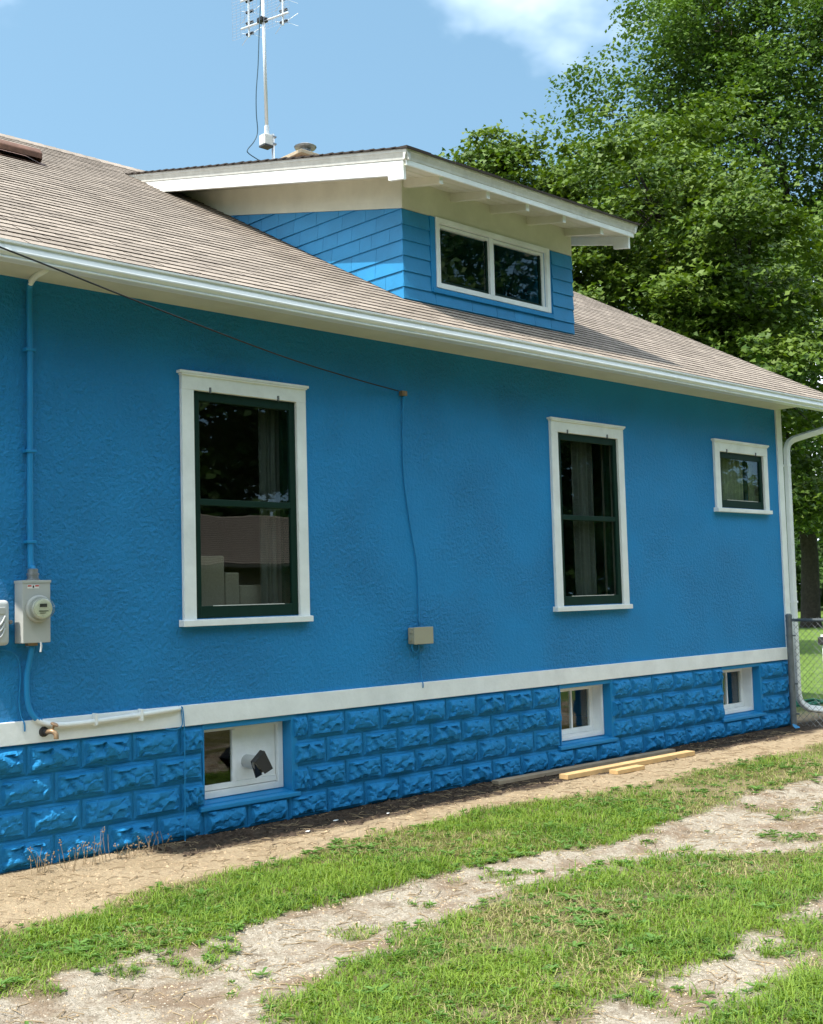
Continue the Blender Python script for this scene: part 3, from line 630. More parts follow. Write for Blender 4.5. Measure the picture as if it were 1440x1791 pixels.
P_(em, MB().lathe((3.612, -.066, 1.873), (0, 0, 1), [(.045, 0), (.045, .012), (.036, .014), (.036, .035), (.040, .036), (.040, .05), (.033, .052), (.033, .075), (.026, .08)], 16).build('conduit_hub', 'steel', None))
cl = P_(em, MB().tube([(3.60, -.07, 1.465)] + smooth_path([(3.60, -.07, 1.43), (3.592, -.045, 1.33), (3.583, -.032, 1.25), (3.585, -.032, 1.12), (3.605, -.034, 1.03), (3.66, -.040, .962), (3.76, -.052, .925), (3.90, -.055, .918), (4.20, -.056, .925), (4.50, -.056, .940), (4.70, -.052, .950), (4.735, -.03, .951)], 5), .018, 12).build('lower_conduit', ['bluetrim', 'white'], None, 0, True))
for p in cl.data.polygons: p.material_index = 1 if p.center.z < .968 else 0
for x in (4.05, 4.40): MB().box(x, x+.018, -.082, -.03, .895, .975).build('conduit_strap', 'white', cl, .003)
tb = tag(empty('telephone_box', (3.3, 0, 1.46)), 'pale grey plastic telephone box at the left edge beside the meter', 'utility box')
b0 = P_(tb, MB().box(3.20, 3.440, -.10, -.004, 1.462, 1.752).build('case', 'plastic', None, .028, True, 4))
MB().box(3.24, 3.405, -.107, -.099, 1.66, 1.705).build('name_panel', 'grey', b0, .003)
for k in range(3): MB().tube(smooth_path([(3.33, -.103, 1.50+.035*k), (3.375, -.108, 1.52+.04*k), (3.405, -.104, 1.57+.04*k)], 5), .007, 6).build('moulded_rib', 'plastic', b0, 0, True)
P_(tb, MB().lathe((3.462, -.04, 1.61), (0, -1, 0), [(.014, 0), (.014, .02), (.009, .025)], 10).build('latch', 'steel', None))
tw = tag(MB().tube(smooth_path([(3.30, -.03, 1.46), (3.36, -.012, 1.435), (3.47, -.012, 1.425), (3.535, -.012, 1.37), (3.55, -.012, 1.25), (3.54, -.012, 1.10), (3.552, -.014, 1.0), (3.565, -.035, .95), (3.567, -.036, .90)], 6), .005, 6).build('telephone_wire', 'bluetrim', None, 0, True), 'thin blue painted wire looping from telephone box down to white band', 'wire')
jb = tag(empty('junction_box', (7.14, 0, 1.3)), 'small beige plastic junction box on the blue wall between the windows', 'junction box')
b0 = P_(jb, box('case', 'beige', None, 7.045, 7.265, -.085, -.004, 1.300, 1.438, bevel=.008))
MB().box(7.040, 7.27, -.090, -.082, 1.296, 1.442).build('cover', 'beige', b0, .004)
for z in (1.33, 1.395): MB().box(7.028, 7.046, -.06, -.03, z, z+.02).build('hinge', 'beige', b0)
P_(jb, MB().tube(smooth_path([(7.07, -.03, 1.30), (7.075, -.03, 1.25), (7.105, -.03, 1.225), (7.14, -.03, 1.24), (7.15, -.03, 1.30)], 6), .006, 6).build('wire_loop', 'bluetrim', None, 0, True))
tag(MB().tube(smooth_path([(7.17, -.01, 1.30), (7.175, -.008, 1.2), (7.178, -.01, 1.05), (7.18, -.035, .96), (7.178, -.036, .92)], 5), .005, 6).build('drop_wire', 'bluetrim', None, 0, True), 'short thin wire hanging below beige junction box to white band', 'wire')
sc = tag(empty('service_cable', (7.05, 0, 3.47)), 'black overhead cable running from upper left to hook on blue wall', 'cable')
P_(sc, MB().tube(smooth_path([(-16, -6.6, 5.6), (-6, -3.6, 4.45), (.8, -1.62, 3.90), (2.962, -1.0, 3.758), (4.03, -.70, 3.67), (5.40, -.36, 3.552), (6.30, -.155, 3.505), (6.98, -.035, 3.475)], 8), .0058, 6).build('cable_span', 'black', None, 0, True))
hk = P_(sc, MB().box(7.02, 7.08, -.045, .0, 3.44, 3.482).build('wall_hook', 'brass', None, .004)); MB().tube([(7.06, -.03, 3.44), (7.06, -.012, 3.36)], .010, 6).build('clamp', 'bluetrim', hk)
P_(sc, MB().tube(smooth_path([(7.05, -.02, 3.44), (7.043, -.01, 3.1), (7.04, -.01, 2.85), (7.055, -.01, 2.64), (7.09, -.01, 2.42), (7.13, -.01, 2.20), (7.165, -.01, 2.02), (7.18, -.01, 1.8), (7.178, -.01, 1.45)], 5), .0065, 6).build('wall_run', 'bluetrim', None, 0, True))
gw = tag(MB().tube(smooth_path([(4.62, -.036, .815), (4.70, -.05, .806), (4.752, -.045, .83), (4.755, -.04, .90), (4.752, -.036, .955), (4.765, -.038, .94), (4.768, -.05, .80), (4.76, -.062, .60), (4.755, -.066, .40), (4.75, -.07, .20), (4.745, -.075, .0)], 6), .0042, 6).build('grounding_wire', 'bluetrim', None, 0, True), 'thin blue wire running down the block wall left of the first basement window', 'wire')
tp = tag(empty('outdoor_tap', (3.73, 0, .88)), 'old brass garden tap sticking out of the white band', 'tap')
P_(tp, MB().lathe((3.70, -.03, .885), (0, -1, 0), [(.034, 0), (.032, .012), (.018, .016), (.018, .05)], 12).build('collar', 'darkplastic', None))
P_(tp, MB().tube(smooth_path([(3.70, -.07, .885), (3.72, -.11, .89), (3.735, -.13, .87), (3.735, -.135, .84)], 4), .017, 10).build('spout', 'brass', None, 0, True))
P_(tp, MB().lathe((3.725, -.10, .90), (.25, -.3, .8), [(.008, 0), (.008, .03), (.026, .032), (.028, .04), (.022, .045)], 10).build('handle', 'brass', None))
dv_ = tag(empty('dryer_vent', (5.42, .12, .48)), 'dark grey dryer vent hood poking through the white basement window panel', 'vent')
P_(dv_, MB().tube([(5.435, .128, .485), (5.43, -.03, .485)], .052, 20).build('pipe', 'grey', None, 0, False))
A_, B_, C_, D_, E_ = (5.345, .502), (5.434, .578), (5.510, .440), (5.388, .372), (5.432, .408)
mb = MB(); mb.V = [(p[0], -.105, p[1]) for p in (A_, B_, C_, E_)] + [(p[0]+.02, -.02, p[1]) for p in (A_, B_, C_, D_)]
mb.F = [(0, 1, 2, 3), (0, 4, 5, 1), (1, 5, 6, 2), (4, 7, 6, 5)]; P_(dv_, mb.build('hood', 'darkplastic', None))
mb = MB(); mb.V = [(A_[0]+.006, -.085, A_[1]-.004), (E_[0]-.012, -.092, E_[1]-.002), (C_[0]-.02, -.085, C_[1]-.012), (D_[0]+.02, -.025, D_[1])]; mb.F = [(0, 1, 3), (1, 2, 3)]; P_(dv_, mb.build('dark_opening', 'black', None))  # black sheet standing in for the shade inside the open hood
# ------------------------------------------------------------------ antenna
an = tag(empty('tv_antenna', (9.79, 5.3, 6.85)), 'rooftop television antenna with wire grid reflector on thin metal mast', 'antenna')
P_(an, MB().tube([(9.79, 5.3, 6.7), (9.79, 5.3, 8.10)], .022, 10).build('lower_mast', 'alu', None, 0, True))
rt = P_(an, MB().box(9.600, 9.745, 5.235, 5.365, 7.905, 8.055).build('rotor_box', 'oldwhite', None, .012)); MB().box(9.598, 9.747, 5.233, 5.367, 7.885, 7.908).build('rotor_base', 'darkplastic', rt)
for z in (7.95, 8.05): MB().box(9.74, 9.83, 5.27, 5.33, z, z+.022).build('bracket', 'steel', rt)
MB().lathe((9.688, 5.3, 8.055), (0, 0, 1), [(.055, 0), (.055, .015), (.035, .02), (.035, .13), (.028, .135)], 12).build('mast_collar', 'alu', rt)
P_(an, MB().tube([(9.688, 5.3, 8.10), (9.655, 5.3, 10.6)], .024, 10).build('mast', 'alu', None, 0, True))
P_(an, MB().tube(smooth_path([(9.60, 5.27, 9.95), (9.56, 5.26, 9.5), (9.53, 5.26, 9.0), (9.49, 5.26, 8.6), (9.485, 5.26, 8.3), (9.50, 5.26, 8.05), (9.44, 5.26, 7.90), (9.33, 5.26, 7.76), (9.345, 5.26, 7.71), (9.5, 5.26, 7.66), (9.72, 5.28, 7.62)], 6), .0075, 6).build('coax_cable', 'wirecoat', None, 0, True))
hx, hy = -.24/1.0, .97; cz = 10.02; ax0 = Vector((9.66, 5.33, 0))
def ap(s, z, d=0): return (9.66+hx*s+hy*d*1.0, 5.30+hy*s-hx*d, z)
FR = -.10
for side in (-1, 1):
    mb = MB(); s0, s1 = (.06, .50) if side > 0 else (-.50, -.06)
    for k in range(7): s = s0+(s1-s0)*k/6; mb.tube([ap(s, 9.50, -.06), ap(s, 10.55, -.06)], .0022, 3, cap=False)
    for k in range(26): z = 9.50+1.05*k/25; mb.tube([ap(s0, z, -.06), ap(s1, z, -.06)], .0022, 3, cap=False)
    P_(an, mb.build('grid_reflector', 'steel', None))
    s = .30*side
    bm = P_(an, MB().tube([ap(s, 9.55, .06), ap(s, 10.5, .06)], .016, 8).build('element_boom', 'alu', None))
    for k in range(6):
        z = 9.60+.16*k
        MB().tube([ap(s-.06, z, .075), ap(s+.06, z, .075)], .020, 6).build('insulator', 'black', bm)
        if k % 2 == 0: 
            for q in (-1, 1): MB().tube([ap(s+.02*q, z, .09), ap(s+.20*q, z+.09, .14)], .004, 4).tube([ap(s+.02*q, z, .09), ap(s+.20*q, z-.09, .14)], .004, 4).build('bow_tie', 'alu', bm)
for z in (9.68, 10.08): 
    cb = P_(an, MB().tube([ap(-.42, z, .03), ap(.42, z, .03)], .015, 8).build('cross_arm', 'alu', None)); MB().box(9.60, 9.71, 5.25, 5.37, z-.03, z+.03).build('clamp', 'black', cb, .005)
# ------------------------------------------------------------------ things inside the windows
def curtain(x0, x1, y, z0, z1, mt, label, waves=6, amp=.025, pinch=0):
    mb = MB(); n = 48; rows = 8; V = []
    for r in range(rows+1):
        t = r/rows; z = z0+(z1-z0)*t
        for i in range(n+1):
            u = i/n; x = x0+(x1-x0)*(u*(1-pinch*(1-t))); V.append((x, y+amp*math.sin(u*waves*6.283+.6*math.sin(t*3))*(.7+.5*math.sin(u*9)), z))
    F = [(r*(n+1)+i, r*(n+1)+i+1, (r+1)*(n+1)+i+1, (r+1)*(n+1)+i) for r in range(rows) for i in range(n)]
    o = raw('curtain', V, F, mt, None, True); sd = o.modifiers.new('thick', 'SOLIDIFY'); sd.thickness = .004
    return tag(o, label, 'curtain')
curtain(5.66, 5.86, .19, 1.2, 3.4, 'curtain', 'dark grey curtain drawn to the right inside the large left window', 4)
curtain(9.60, 9.92, .17, 1.2, 3.4, 'curtain', 'grey sheer curtain inside the tall window right of the junction box', 4)
curtain(12.16, 12.80, .11, 2.60, 3.30, 'lace', 'pale green lace curtain behind the small square window', 8, .018)
curtain(12.94, 13.06, .11, 2.60, 3.30, 'lace', 'narrow gathered lace curtain at right side of small square window', 3, .012)
curtain(4.98, 5.05, .17, 1.2, 3.4, 'lace', 'pale curtain edge at the left inside the large left window', 2, .012)
for (a, b, z), lb in zip(((5.00, 5.36, 2.06), (5.364, 5.50, 1.93), (5.504, 5.72, 1.83)), ('tallest beige woven box behind the large left window', 'middle beige woven box of the stepped three behind glass', 'lowest beige woven box of the stepped three, at right')):
    tag(MB().box(a, b, .27, .60, .945, z).build('woven_box', 'box', None, .012), lb, 'box', 'woven boxes inside the window')
# ------------------------------------------------------------------ lumber on the ground
def plank(p, q, w, h, z, mt, label):
    p = Vector((*p, 0)); q = Vector((*q, 0)); d = q-p; o = MB().box(0, d.length, -w/2, w/2, 0, h).build('plank', mt, None, .003)
    o.location = (p.x, p.y, z); o.rotation_euler = (0, 0, math.atan2(d.y, d.x)); return tag(o, label, 'plank', 'planks on the ground')
plank((7.95, -.135), (10.62, -.20), .09, .035, .012, 'oldlumber', 'long thin weathered plank lying against foot of block wall')
plank((8.58, -.40), (10.60, -.44), .105, .045, .004, 'lumber', 'thick fresh yellow plank lying in front of weathered one')
plank((9.10, -.575), (9.52, -.585), .10, .038, .002, 'lumber', 'short offcut of fresh plank in front of the long ones')
# ------------------------------------------------------------------ fence
fn = tag(empty('chain_link_fence', (13.36, -.10, 0)), 'grey chain link fence with steel post at the house corner', 'fence')
P_(fn, MB().lathe((13.36, -.10, -.1), (0, 0, 1), [(.037, 0), (.037, 1.42), (.040, 1.43), (.040, 1.46), (.02, 1.475)], 16).build('post', 'fence', None, 0, False))
P_(fn, MB().lathe((13.40, -1.75, -.1), (0, 0, 1), [(.03, 0), (.03, 1.42), (.034, 1.43), (.034, 1.46), (.02, 1.475)], 16).build('post', 'fence', None))
P_(fn, MB().tube([(13.37, -.12, 1.295), (13.40, -1.74, 1.295)], .019, 10).build('top_rail', 'fence', None, 0, True))
for z in (.16, .52, 1.10, 1.28): P_(fn, MB().lathe((13.36, -.10, z), (0, 0, 1), [(.041, 0), (.041, .02)], 16).box(13.35, 13.375, -.175, -.13, z, z+.018).build('clamp_band', 'fence', None))
mb = MB(); q = .082; y0, y1, z0, z1 = -.15, -1.70, .03, 1.325
k = -int((z1-z0)/q)-1
while k*q < (y0-y1)+1.5:
    for sg in (1, -1):
        # line: (y0 - s, z) with s - sg*(z-z0) = k*q
        pts = []
        for z in (z0, z1):
            s = k*q + sg*(z-z0) + (0 if sg > 0 else (z1-z0)); pts.append((s, z))
        (s0, za), (s1, zb) = pts; L_ = y0-y1; ta, tb_ = 0, 1; dsn = s1-s0
        for lim, sign in ((0, 1), (L_, -1)):
            tl = (lim-s0)/dsn
            if dsn*sign > 0: ta = max(ta, tl)
            else: tb_ = min(tb_, tl)
        if tb_-ta > .01: mb.tube([(13.372+.003*sg, y0-(s0+dsn*t), za+(zb-za)*t) for t in (ta, tb_)], .0021, 4, cap=False)
    k += 1
ms = P_(fn, mb.build('wire_mesh', 'fence', None)); ms['kind'] = 'stuff'
# ------------------------------------------------------------------ back yard bits
pt = []
for k in range(70): a = k*.42; r_h = .26+.035*math.sin(k*.9); pt.append((15.75+r_h*math.cos(a)*1.1, 1.0+r_h*math.sin(a)*.8, .03+.012*(k//15)+.01*math.sin(k*1.7)))
tag(MB().tube(pt + [(16.3, 1.05, .05), (17.0, .9, .03), (18.2, .4, .02)], .012, 6).build('garden_hose', 'hose', None, 0, True), 'coiled green garden hose lying behind the chain link fence', 'hose')
for k, (x, y, r) in enumerate(((5.55, -.46, .018), (5.95, -.30, .022), (6.4, -.40, .014))):
    tag(MB().prism([(x+r*math.cos(a)*(1+.3*math.sin(a*3+k)), y+r*.6*math.sin(a), hgt(x, y)+.012) for a in [i*.9 for i in range(7)]], (.002, .001, .004)).build('paint_flake', 'white', None), ('left pale paint flake on the dark soil by the wall', 'middle pale paint flake on the dark soil by the wall', 'right pale paint flake on the dark soil by the wall')[k], 'paint flake', 'paint flakes')
wp = tag(empty('white_post', (19.95, 2.75, 0)), 'white post with dark cap on the lawn behind the fence', 'post')
P_(wp, MB().box(19.86, 20.04, 2.60, 2.84, -.05, .66).build('shaft', 'white', None, .01)); P_(wp, MB().box(19.83, 20.07, 2.54, 2.90, .66, .80).build('cap', 'darkplastic', None, .01)); P_(wp, MB().box(19.85, 20.05, 2.60, 2.86, .80, .84).build('finial_plate', 'white', None, .005))
tag(MB().prism([(13.20, -.20, .012), (13.26, -.23, .016), (13.28, -.18, .03), (13.235, -.16, .05), (13.21, -.17, .04)], (.01, .012, .012)).build('paint_chip', 'bluewood', None), 'small blue paint scrap on dark soil near the fence post', 'scrap')
# ------------------------------------------------------------------ trees
def branchtubes(segs, mt, name, root):
    mb = MB()
    for path, r0, r1 in segs:
        n = len(path); mb.tube(path, [r0+(r1-r0)*i/(n-1) for i in range(n)], 7 if r0 > .1 else 4, cap=False)
    o = mb.build(name, mt, None, 0, True); P_(root, o); return o
LEAF = {'quad': np.array([(0, 0), (.36, .42), (0, 1), (-.36, .42)]),
        'maple': np.array([(0, 0), (.50, .30), (.24, .50), (0, 1), (-.24, .50), (-.50, .30)])}
def tree(name, label, base, trunk_r, lobes, ncl, npl, ls, mt, shape='quad', crad=.75, flat=.3, group=None, seed=1, trunk_top=None, nsub=16, fill=.2):
    rg = np.random.default_rng(seed); root = tag(empty(name, base), label, 'tree', group); B = Vector(base)
    segs = []; top = Vector(trunk_top) if trunk_top else B + Vector((0, 0, max(l[0][2] for l in lobes)*.75))
    tr = [B+Vector((0, 0, -.3)), B+Vector((0, 0, .25))] + [B.lerp(top, t) + Vector((rg.normal()*.12, rg.normal()*.12, 0)) for t in (.15, .3, .5, .75, 1)]
    mb = MB().tube(tr, [trunk_r*1.6, trunk_r*1.2, trunk_r, trunk_r*.9, trunk_r*.75, trunk_r*.5, trunk_r*.25], 12)
    P_(root, mb.build('trunk', 'bark', None, 0, True))
    vol = np.array([l[1][0]*l[1][1]*l[1][2] for l in lobes])**.72; vol = vol/vol.sum(); cc = []
    for (c, r), f in zip(lobes, vol):
        c = np.array(c)+np.array(base); r = np.array(r); k = int(ncl*f)
        t = min(1, max(.25, (c[2]-B.z)/max(.1, top.z-B.z)*.6)); a = B.lerp(top, t); limb = [a, a.lerp(Vector(c), .5)+Vector((0, 0, -.2)), Vector(c)]; segs.append((limb, trunk_r*.38, trunk_r*.12))
        ns = nsub; sd = rg.normal(size=(ns, 3)); sd /= np.linalg.norm(sd, axis=1)[:, None]; sc_ = c + sd*r*(.45+.42*rg.random((ns, 1))); sr = (.16+.24*rg.random(ns))
        si = rg.integers(0, ns, k); d = rg.normal(size=(k, 3)); d /= np.linalg.norm(d, axis=1)[:, None]
        rr = rg.random(k)**.45; p = sc_[si] + d*(r*.85)*(rr*sr[si])[:, None]
        fl_ = rg.random(k) < fill; p[fl_] = (c + d*r*.72*(rg.random((k, 1))**.5))[fl_]
        d = p - c; d /= np.linalg.norm(d, axis=1)[:, None]; cc.append(np.hstack([p, d, rr[:, None]]))
        for q in p[rg.random(k) < min(.4, 26/max(k, 1))]: segs.append(([Vector(c).lerp(a, .25*rg.random()), Vector(c).lerp(Vector(q), .5)+Vector((0, 0, .12)), Vector(q)], trunk_r*.07, .006))
    cc = np.vstack(cc); cc = cc[cc[:, 2] > B.z+.6]; n = len(cc)
    branchtubes(segs, 'bark', 'limbs', root)
    # leaf sprays
    sz = crad*(.6+.8*rg.random(n)); k = npl
    ci = np.repeat(np.arange(n), k); m_ = len(ci)
    a = rg.random(m_)*6.283; rad = np.sqrt(rg.random(m_))*sz[ci]
    outw = cc[ci, 3:6]*np.array([1, 1, .0]); 
    lx = np.cos(a)*rad; ly = np.sin(a)*rad
    tilt = -.28*(lx*outw[:, 0]+ly*outw[:, 1]) + .25*cc[ci, 5]*0
    lz = rg.normal(size=m_)*sz[ci]*flat*.5 + tilt - .10*rad*rad/np.maximum(sz[ci], .1)
    pos = cc[ci, :3] + np.stack([lx, ly, lz], 1)
    nrm = np.stack([rg.normal(size=m_)*.55+outw[:, 0]*.35, rg.normal(size=m_)*.55+outw[:, 1]*.35, np.abs(rg.normal(size=m_)*.35)+.55], 1); nrm /= np.linalg.norm(nrm, axis=1)[:, None]
    az = rg.random(m_)*6.283; t1 = np.stack([np.cos(az), np.sin(az), np.zeros(m_)], 1); t1 -= nrm*(t1*nrm).sum(1)[:, None]; t1 /= np.linalg.norm(t1, axis=1)[:, None]; t2 = np.cross(nrm, t1)
    s = ls*(.65+.7*rg.random(m_)); sh = LEAF[shape]; q = len(sh)
    V = pos[:, None, :] + s[:, None, None]*(sh[None, :, 0, None]*t1[:, None, :] + (sh[None, :, 1, None]-.5)*t2[:, None, :]) + (s[:, None]*.22*np.abs(sh[None, :, 0]))[:, :, None]*nrm[:, None, :]
    o = npmesh('crown', V.reshape(-1, 3), np.full(m_, q), np.arange(m_*q), mt); P_(root, o); return root
def azp(deg, d, z=0): return (math.cos(R(deg))*d, -7.4+math.sin(R(deg))*d, z)
def lob(az, *L):
    """lobes given as (left, depth, height, radius, flatness) as seen along azimuth az"""
    lx, ly, dx, dy = -math.sin(R(az)), math.cos(R(az)), math.cos(R(az)), math.sin(R(az))
    return [((lx*l+dx*d, ly*l+dy*d, z), (r, r, r*q)) for l, d, z, r, q in L]
tree('maple_tree', 'broad yellow-green maple rising behind the right end of the house', azp(32.6, 31), .32,
     lob(32.6, (.6, 0, 11.8, 3.5, .85), (3.9, .5, 11.0, 3.0, .8), (5.8, 0, 11.0, 2.2, .75), (5.0, 0, 12.3, 2.3, .9), (6.0, 0, 11.7, 1.9, .9), (3.6, .4, 9.2, 3.2, .75), (1.6, -.5, 8.2, 3.8, .75), (-1.8, -.5, 9.8, 3.5, .85), (-1.4, -1.2, 6.8, 3.6, .7), (.8, 0, 5.4, 3.4, .6), (-2.4, .5, 4.2, 2.3, .6)),
     2250, 54, .14, 'maple', 'maple', .60, .26, 'trees behind the house', 3, nsub=30, fill=.06)
tree('shade_tree', 'tall dark green tree behind the maple, reaching out of frame', azp(27.7, 52), .34,
     lob(27.7, (6.0, 0, 22.6, 5.2, 1.15), (2.6, 0, 26.5, 4.2, 1.1), (.4, 0, 22.0, 6.4, 1.1), (-3.8, 1, 25, 6.6, 1.1), (4.6, 0, 16.5, 6.0, .9), (3.0, -1, 12.0, 6.8, .8), (-2.5, -1, 15.0, 7.0, .9), (0, 0, 8.6, 6.2, .5), (1.5, -2, 5.4, 4.6, .40), (-4, 0, 6.5, 4.5, .5)),
     5200, 42, .20, 'oakleaf', 'quad', .95, .34, 'trees behind the house', 5, nsub=24)
for i, (dg, d, h, lb) in enumerate(((22, 78, 15, 'far tree right of the shade tree trunk beyond lawn'), (31, 86, 16, 'far tree directly behind the shade tree trunk beyond lawn'), (38, 74, 14, 'far tree behind the maple, mostly hidden by roof'))):
    tree('far_tree', lb, azp(dg, d), .4, [((0, 0, h*.55), (h*.42, h*.42, h*.40)), ((2, -3, h*.3), (h*.38, h*.38, h*.22)), ((-3, 3, h*.32), (h*.35, h*.35, h*.22))], 400, 34, .42, 'farleaf', 'quad', 1.7, .35, 'trees behind the house', 20+i)
# trees and garage across the drive: they stand behind the viewer and show in the window glass; the last two are added at left, unseen, to block low sky
for i, (x, y, h, wd, lb) in enumerate(((72, -34, 9, .8, 'smallest tree of the row across the drive, far right'), (55, -33, 23, 1.1, 'rightmost tall tree of the row across the drive'), (45, -31, 24, 1.1, 'second tall tree from the right across the drive'), (36, -31, 23, 1.1, 'third tall tree from the right across the drive'), (25, -34, 25, 1.2, 'tree of the row across the drive right behind garage'), (12, -33, 25, 1.2, 'tree of the row across the drive left behind garage'), (1, -30, 23, 1.1, 'tree across the drive left of the garage'), (-10, -29, 22, 1.1, 'second tree from the left across the drive'), (-21, -27, 20, 1.1, 'leftmost tree of the row across the drive'), (-31, -14, 19, 1.1, 'unseen tree added left of the house to block low sky'), (-36, 3, 19, 1.1, 'second unseen tree added at left to block low sky, level with house'))):
    tree('yard_tree', lb, (x, y, 0), .45, [((0, 0, h*.72), (5.4*wd, 5.0*wd, h*.27)), ((2.6*wd, 1, h*.45), (5*wd, 4.4*wd, h*.24)), ((-2.8*wd, -1, h*.42), (5*wd, 4.4*wd, h*.24)), ((0, 0, h*.22), (5*wd, 4*wd, h*.16))], 560, 34, .46, 'farleaf', 'quad', 1.5, .35, 'trees across the drive', 40+i)
n_ = 62000; a_ = nr.random(n_)*6.283; rr_ = 82+10*nr.random(n_); hh_ = np.array([9.5+3.5*vn(math.cos(q)*3, math.sin(q)*3, 2.2, 7)+2*vn(math.cos(q)*9, math.sin(q)*9, 2.2, 8) for q in a_])  # leaf ring: woods show at right, the rest is added to block horizon sky
pc = np.stack([10+np.cos(a_)*rr_, -10+np.sin(a_)*rr_, hh_*nr.random(n_)**.8], 1); q1 = nr.normal(size=(n_, 3)); q1 /= np.linalg.norm(q1, axis=1)[:, None]; q2 = np.cross(q1, nr.normal(size=(n_, 3))); q2 /= np.linalg.norm(q2, axis=1)[:, None]
Vw = np.stack([pc-q1*.55, pc+q2*.5, pc+q1*.55, pc-q2*.5], 1).reshape(-1, 3); fw = npmesh('far_woods_sky_block', Vw, np.full(n_, 4), np.arange(n_*4), 'farleaf'); fw['kind'] = 'stuff'; fw['label'] = 'far woods beyond the lawn at right, rest of the ring added to block low sky'; fw['category'] = 'woods'
gr = tag(empty('garage', (18, -22, 0)), 'low garage with brown shingle roof across the drive, mirrored in window glass', 'garage')
P_(gr, MB().box(12.5, 24.5, -26, -19.5, 0, 2.75).build('wall', 'oldlumber', None)); 
gf = P_(gr, MB().prism([(12, -18.9, 2.7), (12, -22.75, 4.35), (12, -26.6, 2.7), (12, -26.6, 2.62), (12, -22.75, 4.25), (12, -18.9, 2.62)], (13, 0, 0)).build('roof', 'shingles', None))
for k in range(26): t = k/26; MB().box(12, 25, -18.93-3.8*t, -18.90-3.8*t, 2.700+1.63*t, 2.722+1.63*t).build('shingle_row', 'asphalt', gf)
P_(gr, MB().box(14, 18.5, -19.52, -19.46, 0, 2.2).build('garage_door', 'oldlumber', None))
# ------------------------------------------------------------------ grass, weeds, stones
def infrustum(x, y, mx=.37, my=.50):
    p = Vector((x, y, 0))-camp; d = p.dot(f_); 
    if d < 1: return False
    return abs(p.dot(r_)/d) < mx and -my < p.dot(u_)/d < .3
def blades(name, pts, hts, wid, mt, lean=.55, label=None, cat=None):
    n = len(pts); P = np.array(pts); h = np.array(hts); a = nr.random(n)*6.283; ln = h*(lean*(.3+nr.random(n)))
    d = np.stack([np.cos(a), np.sin(a), np.zeros(n)], 1); s = np.stack([-np.sin(a), np.cos(a), np.zeros(n)], 1); wv = (wid*(.6+.8*nr.random(n)))[:, None]
    up = np.array([0, 0, 1.0]); b0 = P - s*wv*.5; b1 = P + s*wv*.5; md = P + up*(h*.62)[:, None] + d*(ln*.35)[:, None]; m0 = md - s*wv*.42; m1 = md + s*wv*.42; tp = P + up*(h*(1-.18*lean))[:, None] + d*ln[:, None]
    V = np.stack([b0, b1, m1, m0, tp], 1).reshape(-1, 3); base = np.arange(n)*5
    idx = np.stack([base, base+1, base+2, base+3, base+3, base+2, base+4], 1).ravel(); fn_ = np.tile([4, 3], n)
    o = npmesh(name, V, fn_, idx, mt); o['kind'] = 'stuff'; o['label'] = label; o['category'] = cat; return o
G1 = []; H1 = []; G2 = []; H2 = []; WD = []; ST = []; MU = []
def cand(n, x0, x1, y0, y1): return zip(nr.uniform(x0, x1, n), nr.uniform(y0, y1, n))
for x, y in cand(560000, 1.9, 12.5, -5.9, -.55):
    if not infrustum(x, y): continue
    dist = math.hypot(x, y+7.4)
    if nr.random() > min(1, (5.5/dist)**1.3*1.1): continue
    g, gv, mu = zones(x, y)
    if g < .04: continue
    dry = sst(-.05, .36, fb(x, y, .8, 61) + .25*sst(6, 9.5, x) + .35*sst(.35, .0, B1(x)-y)*(y > B2(x)))
    if nr.random() > g*(.95-.40*dry): continue
    z = hgt(x, y); lush = 1+.7*fb(x, y, 1.3, 71)
    if nr.random() < dry*.45: G2.append((x, y, z)); H2.append(nr.uniform(.012, .05))
    else: G1.append((x, y, z)); H1.append(nr.uniform(.010, .058)*lush*(1-.4*dry)*(1.2 if y > -2.3 else 1)*(1.7 if nr.random() < .06 else 1)*(1.6 if (x > 4.3 and y < -4.75) else 1)*(.75+.6*abs(vn(x, y, 7, 91))))
for x, y in cand(60000, 14.5, 60, -6, 26):
    if infrustum(x, y) and nr.random() < min(1, 18/x): G1.append((x, y, 0)); H1.append(nr.uniform(.04, .09))
blades('grass', G1, H1, .0048, 'grass', 1.5, 'green grass growing between the wheel tracks of the drive', 'grass')
blades('dry_grass', G2, H2, .0038, 'drygrass', 2.2, 'straw-coloured dry grass mixed into the worn lawn', 'grass')
# broad-leaved weeds: rosettes of oval leaves
def weeds(pts):
    V = []; F = []
    for x, y, s, z in pts:
        k = rnd.randint(5, 9); a0 = rnd.random()*6.28
        for i in range(k):
            a = a0+i*6.283/k+rnd.uniform(-.3, .3); l = s*rnd.uniform(.6, 1.15); wd = l*rnd.uniform(.28, .42); el = rnd.uniform(.25, 1.0); d = Vector((math.cos(a), math.sin(a), 0)); sd = Vector((-d.y, d.x, 0)); b = len(V); o = Vector((x, y, z))
            f = lambda t, q, dz=0: tuple(o + d*(l*t*math.cos(el*(1-.5*t))) + sd*(wd*q) + Vector((0, 0, l*t*math.sin(el*(1-.6*t)) + dz)))
            V += [f(0, 0), f(.35, .42, .003), f(.72, .40, .003), f(1, 0), f(.72, -.40, .003), f(.35, -.42, .003), f(.5, 0, -.004)]
            F += [(b, b+1, b+6), (b+1, b+2, b+6), (b+2, b+3, b+6), (b+3, b+4, b+6), (b+4, b+5, b+6), (b+5, b, b+6)]
    return V, F
W_ = []
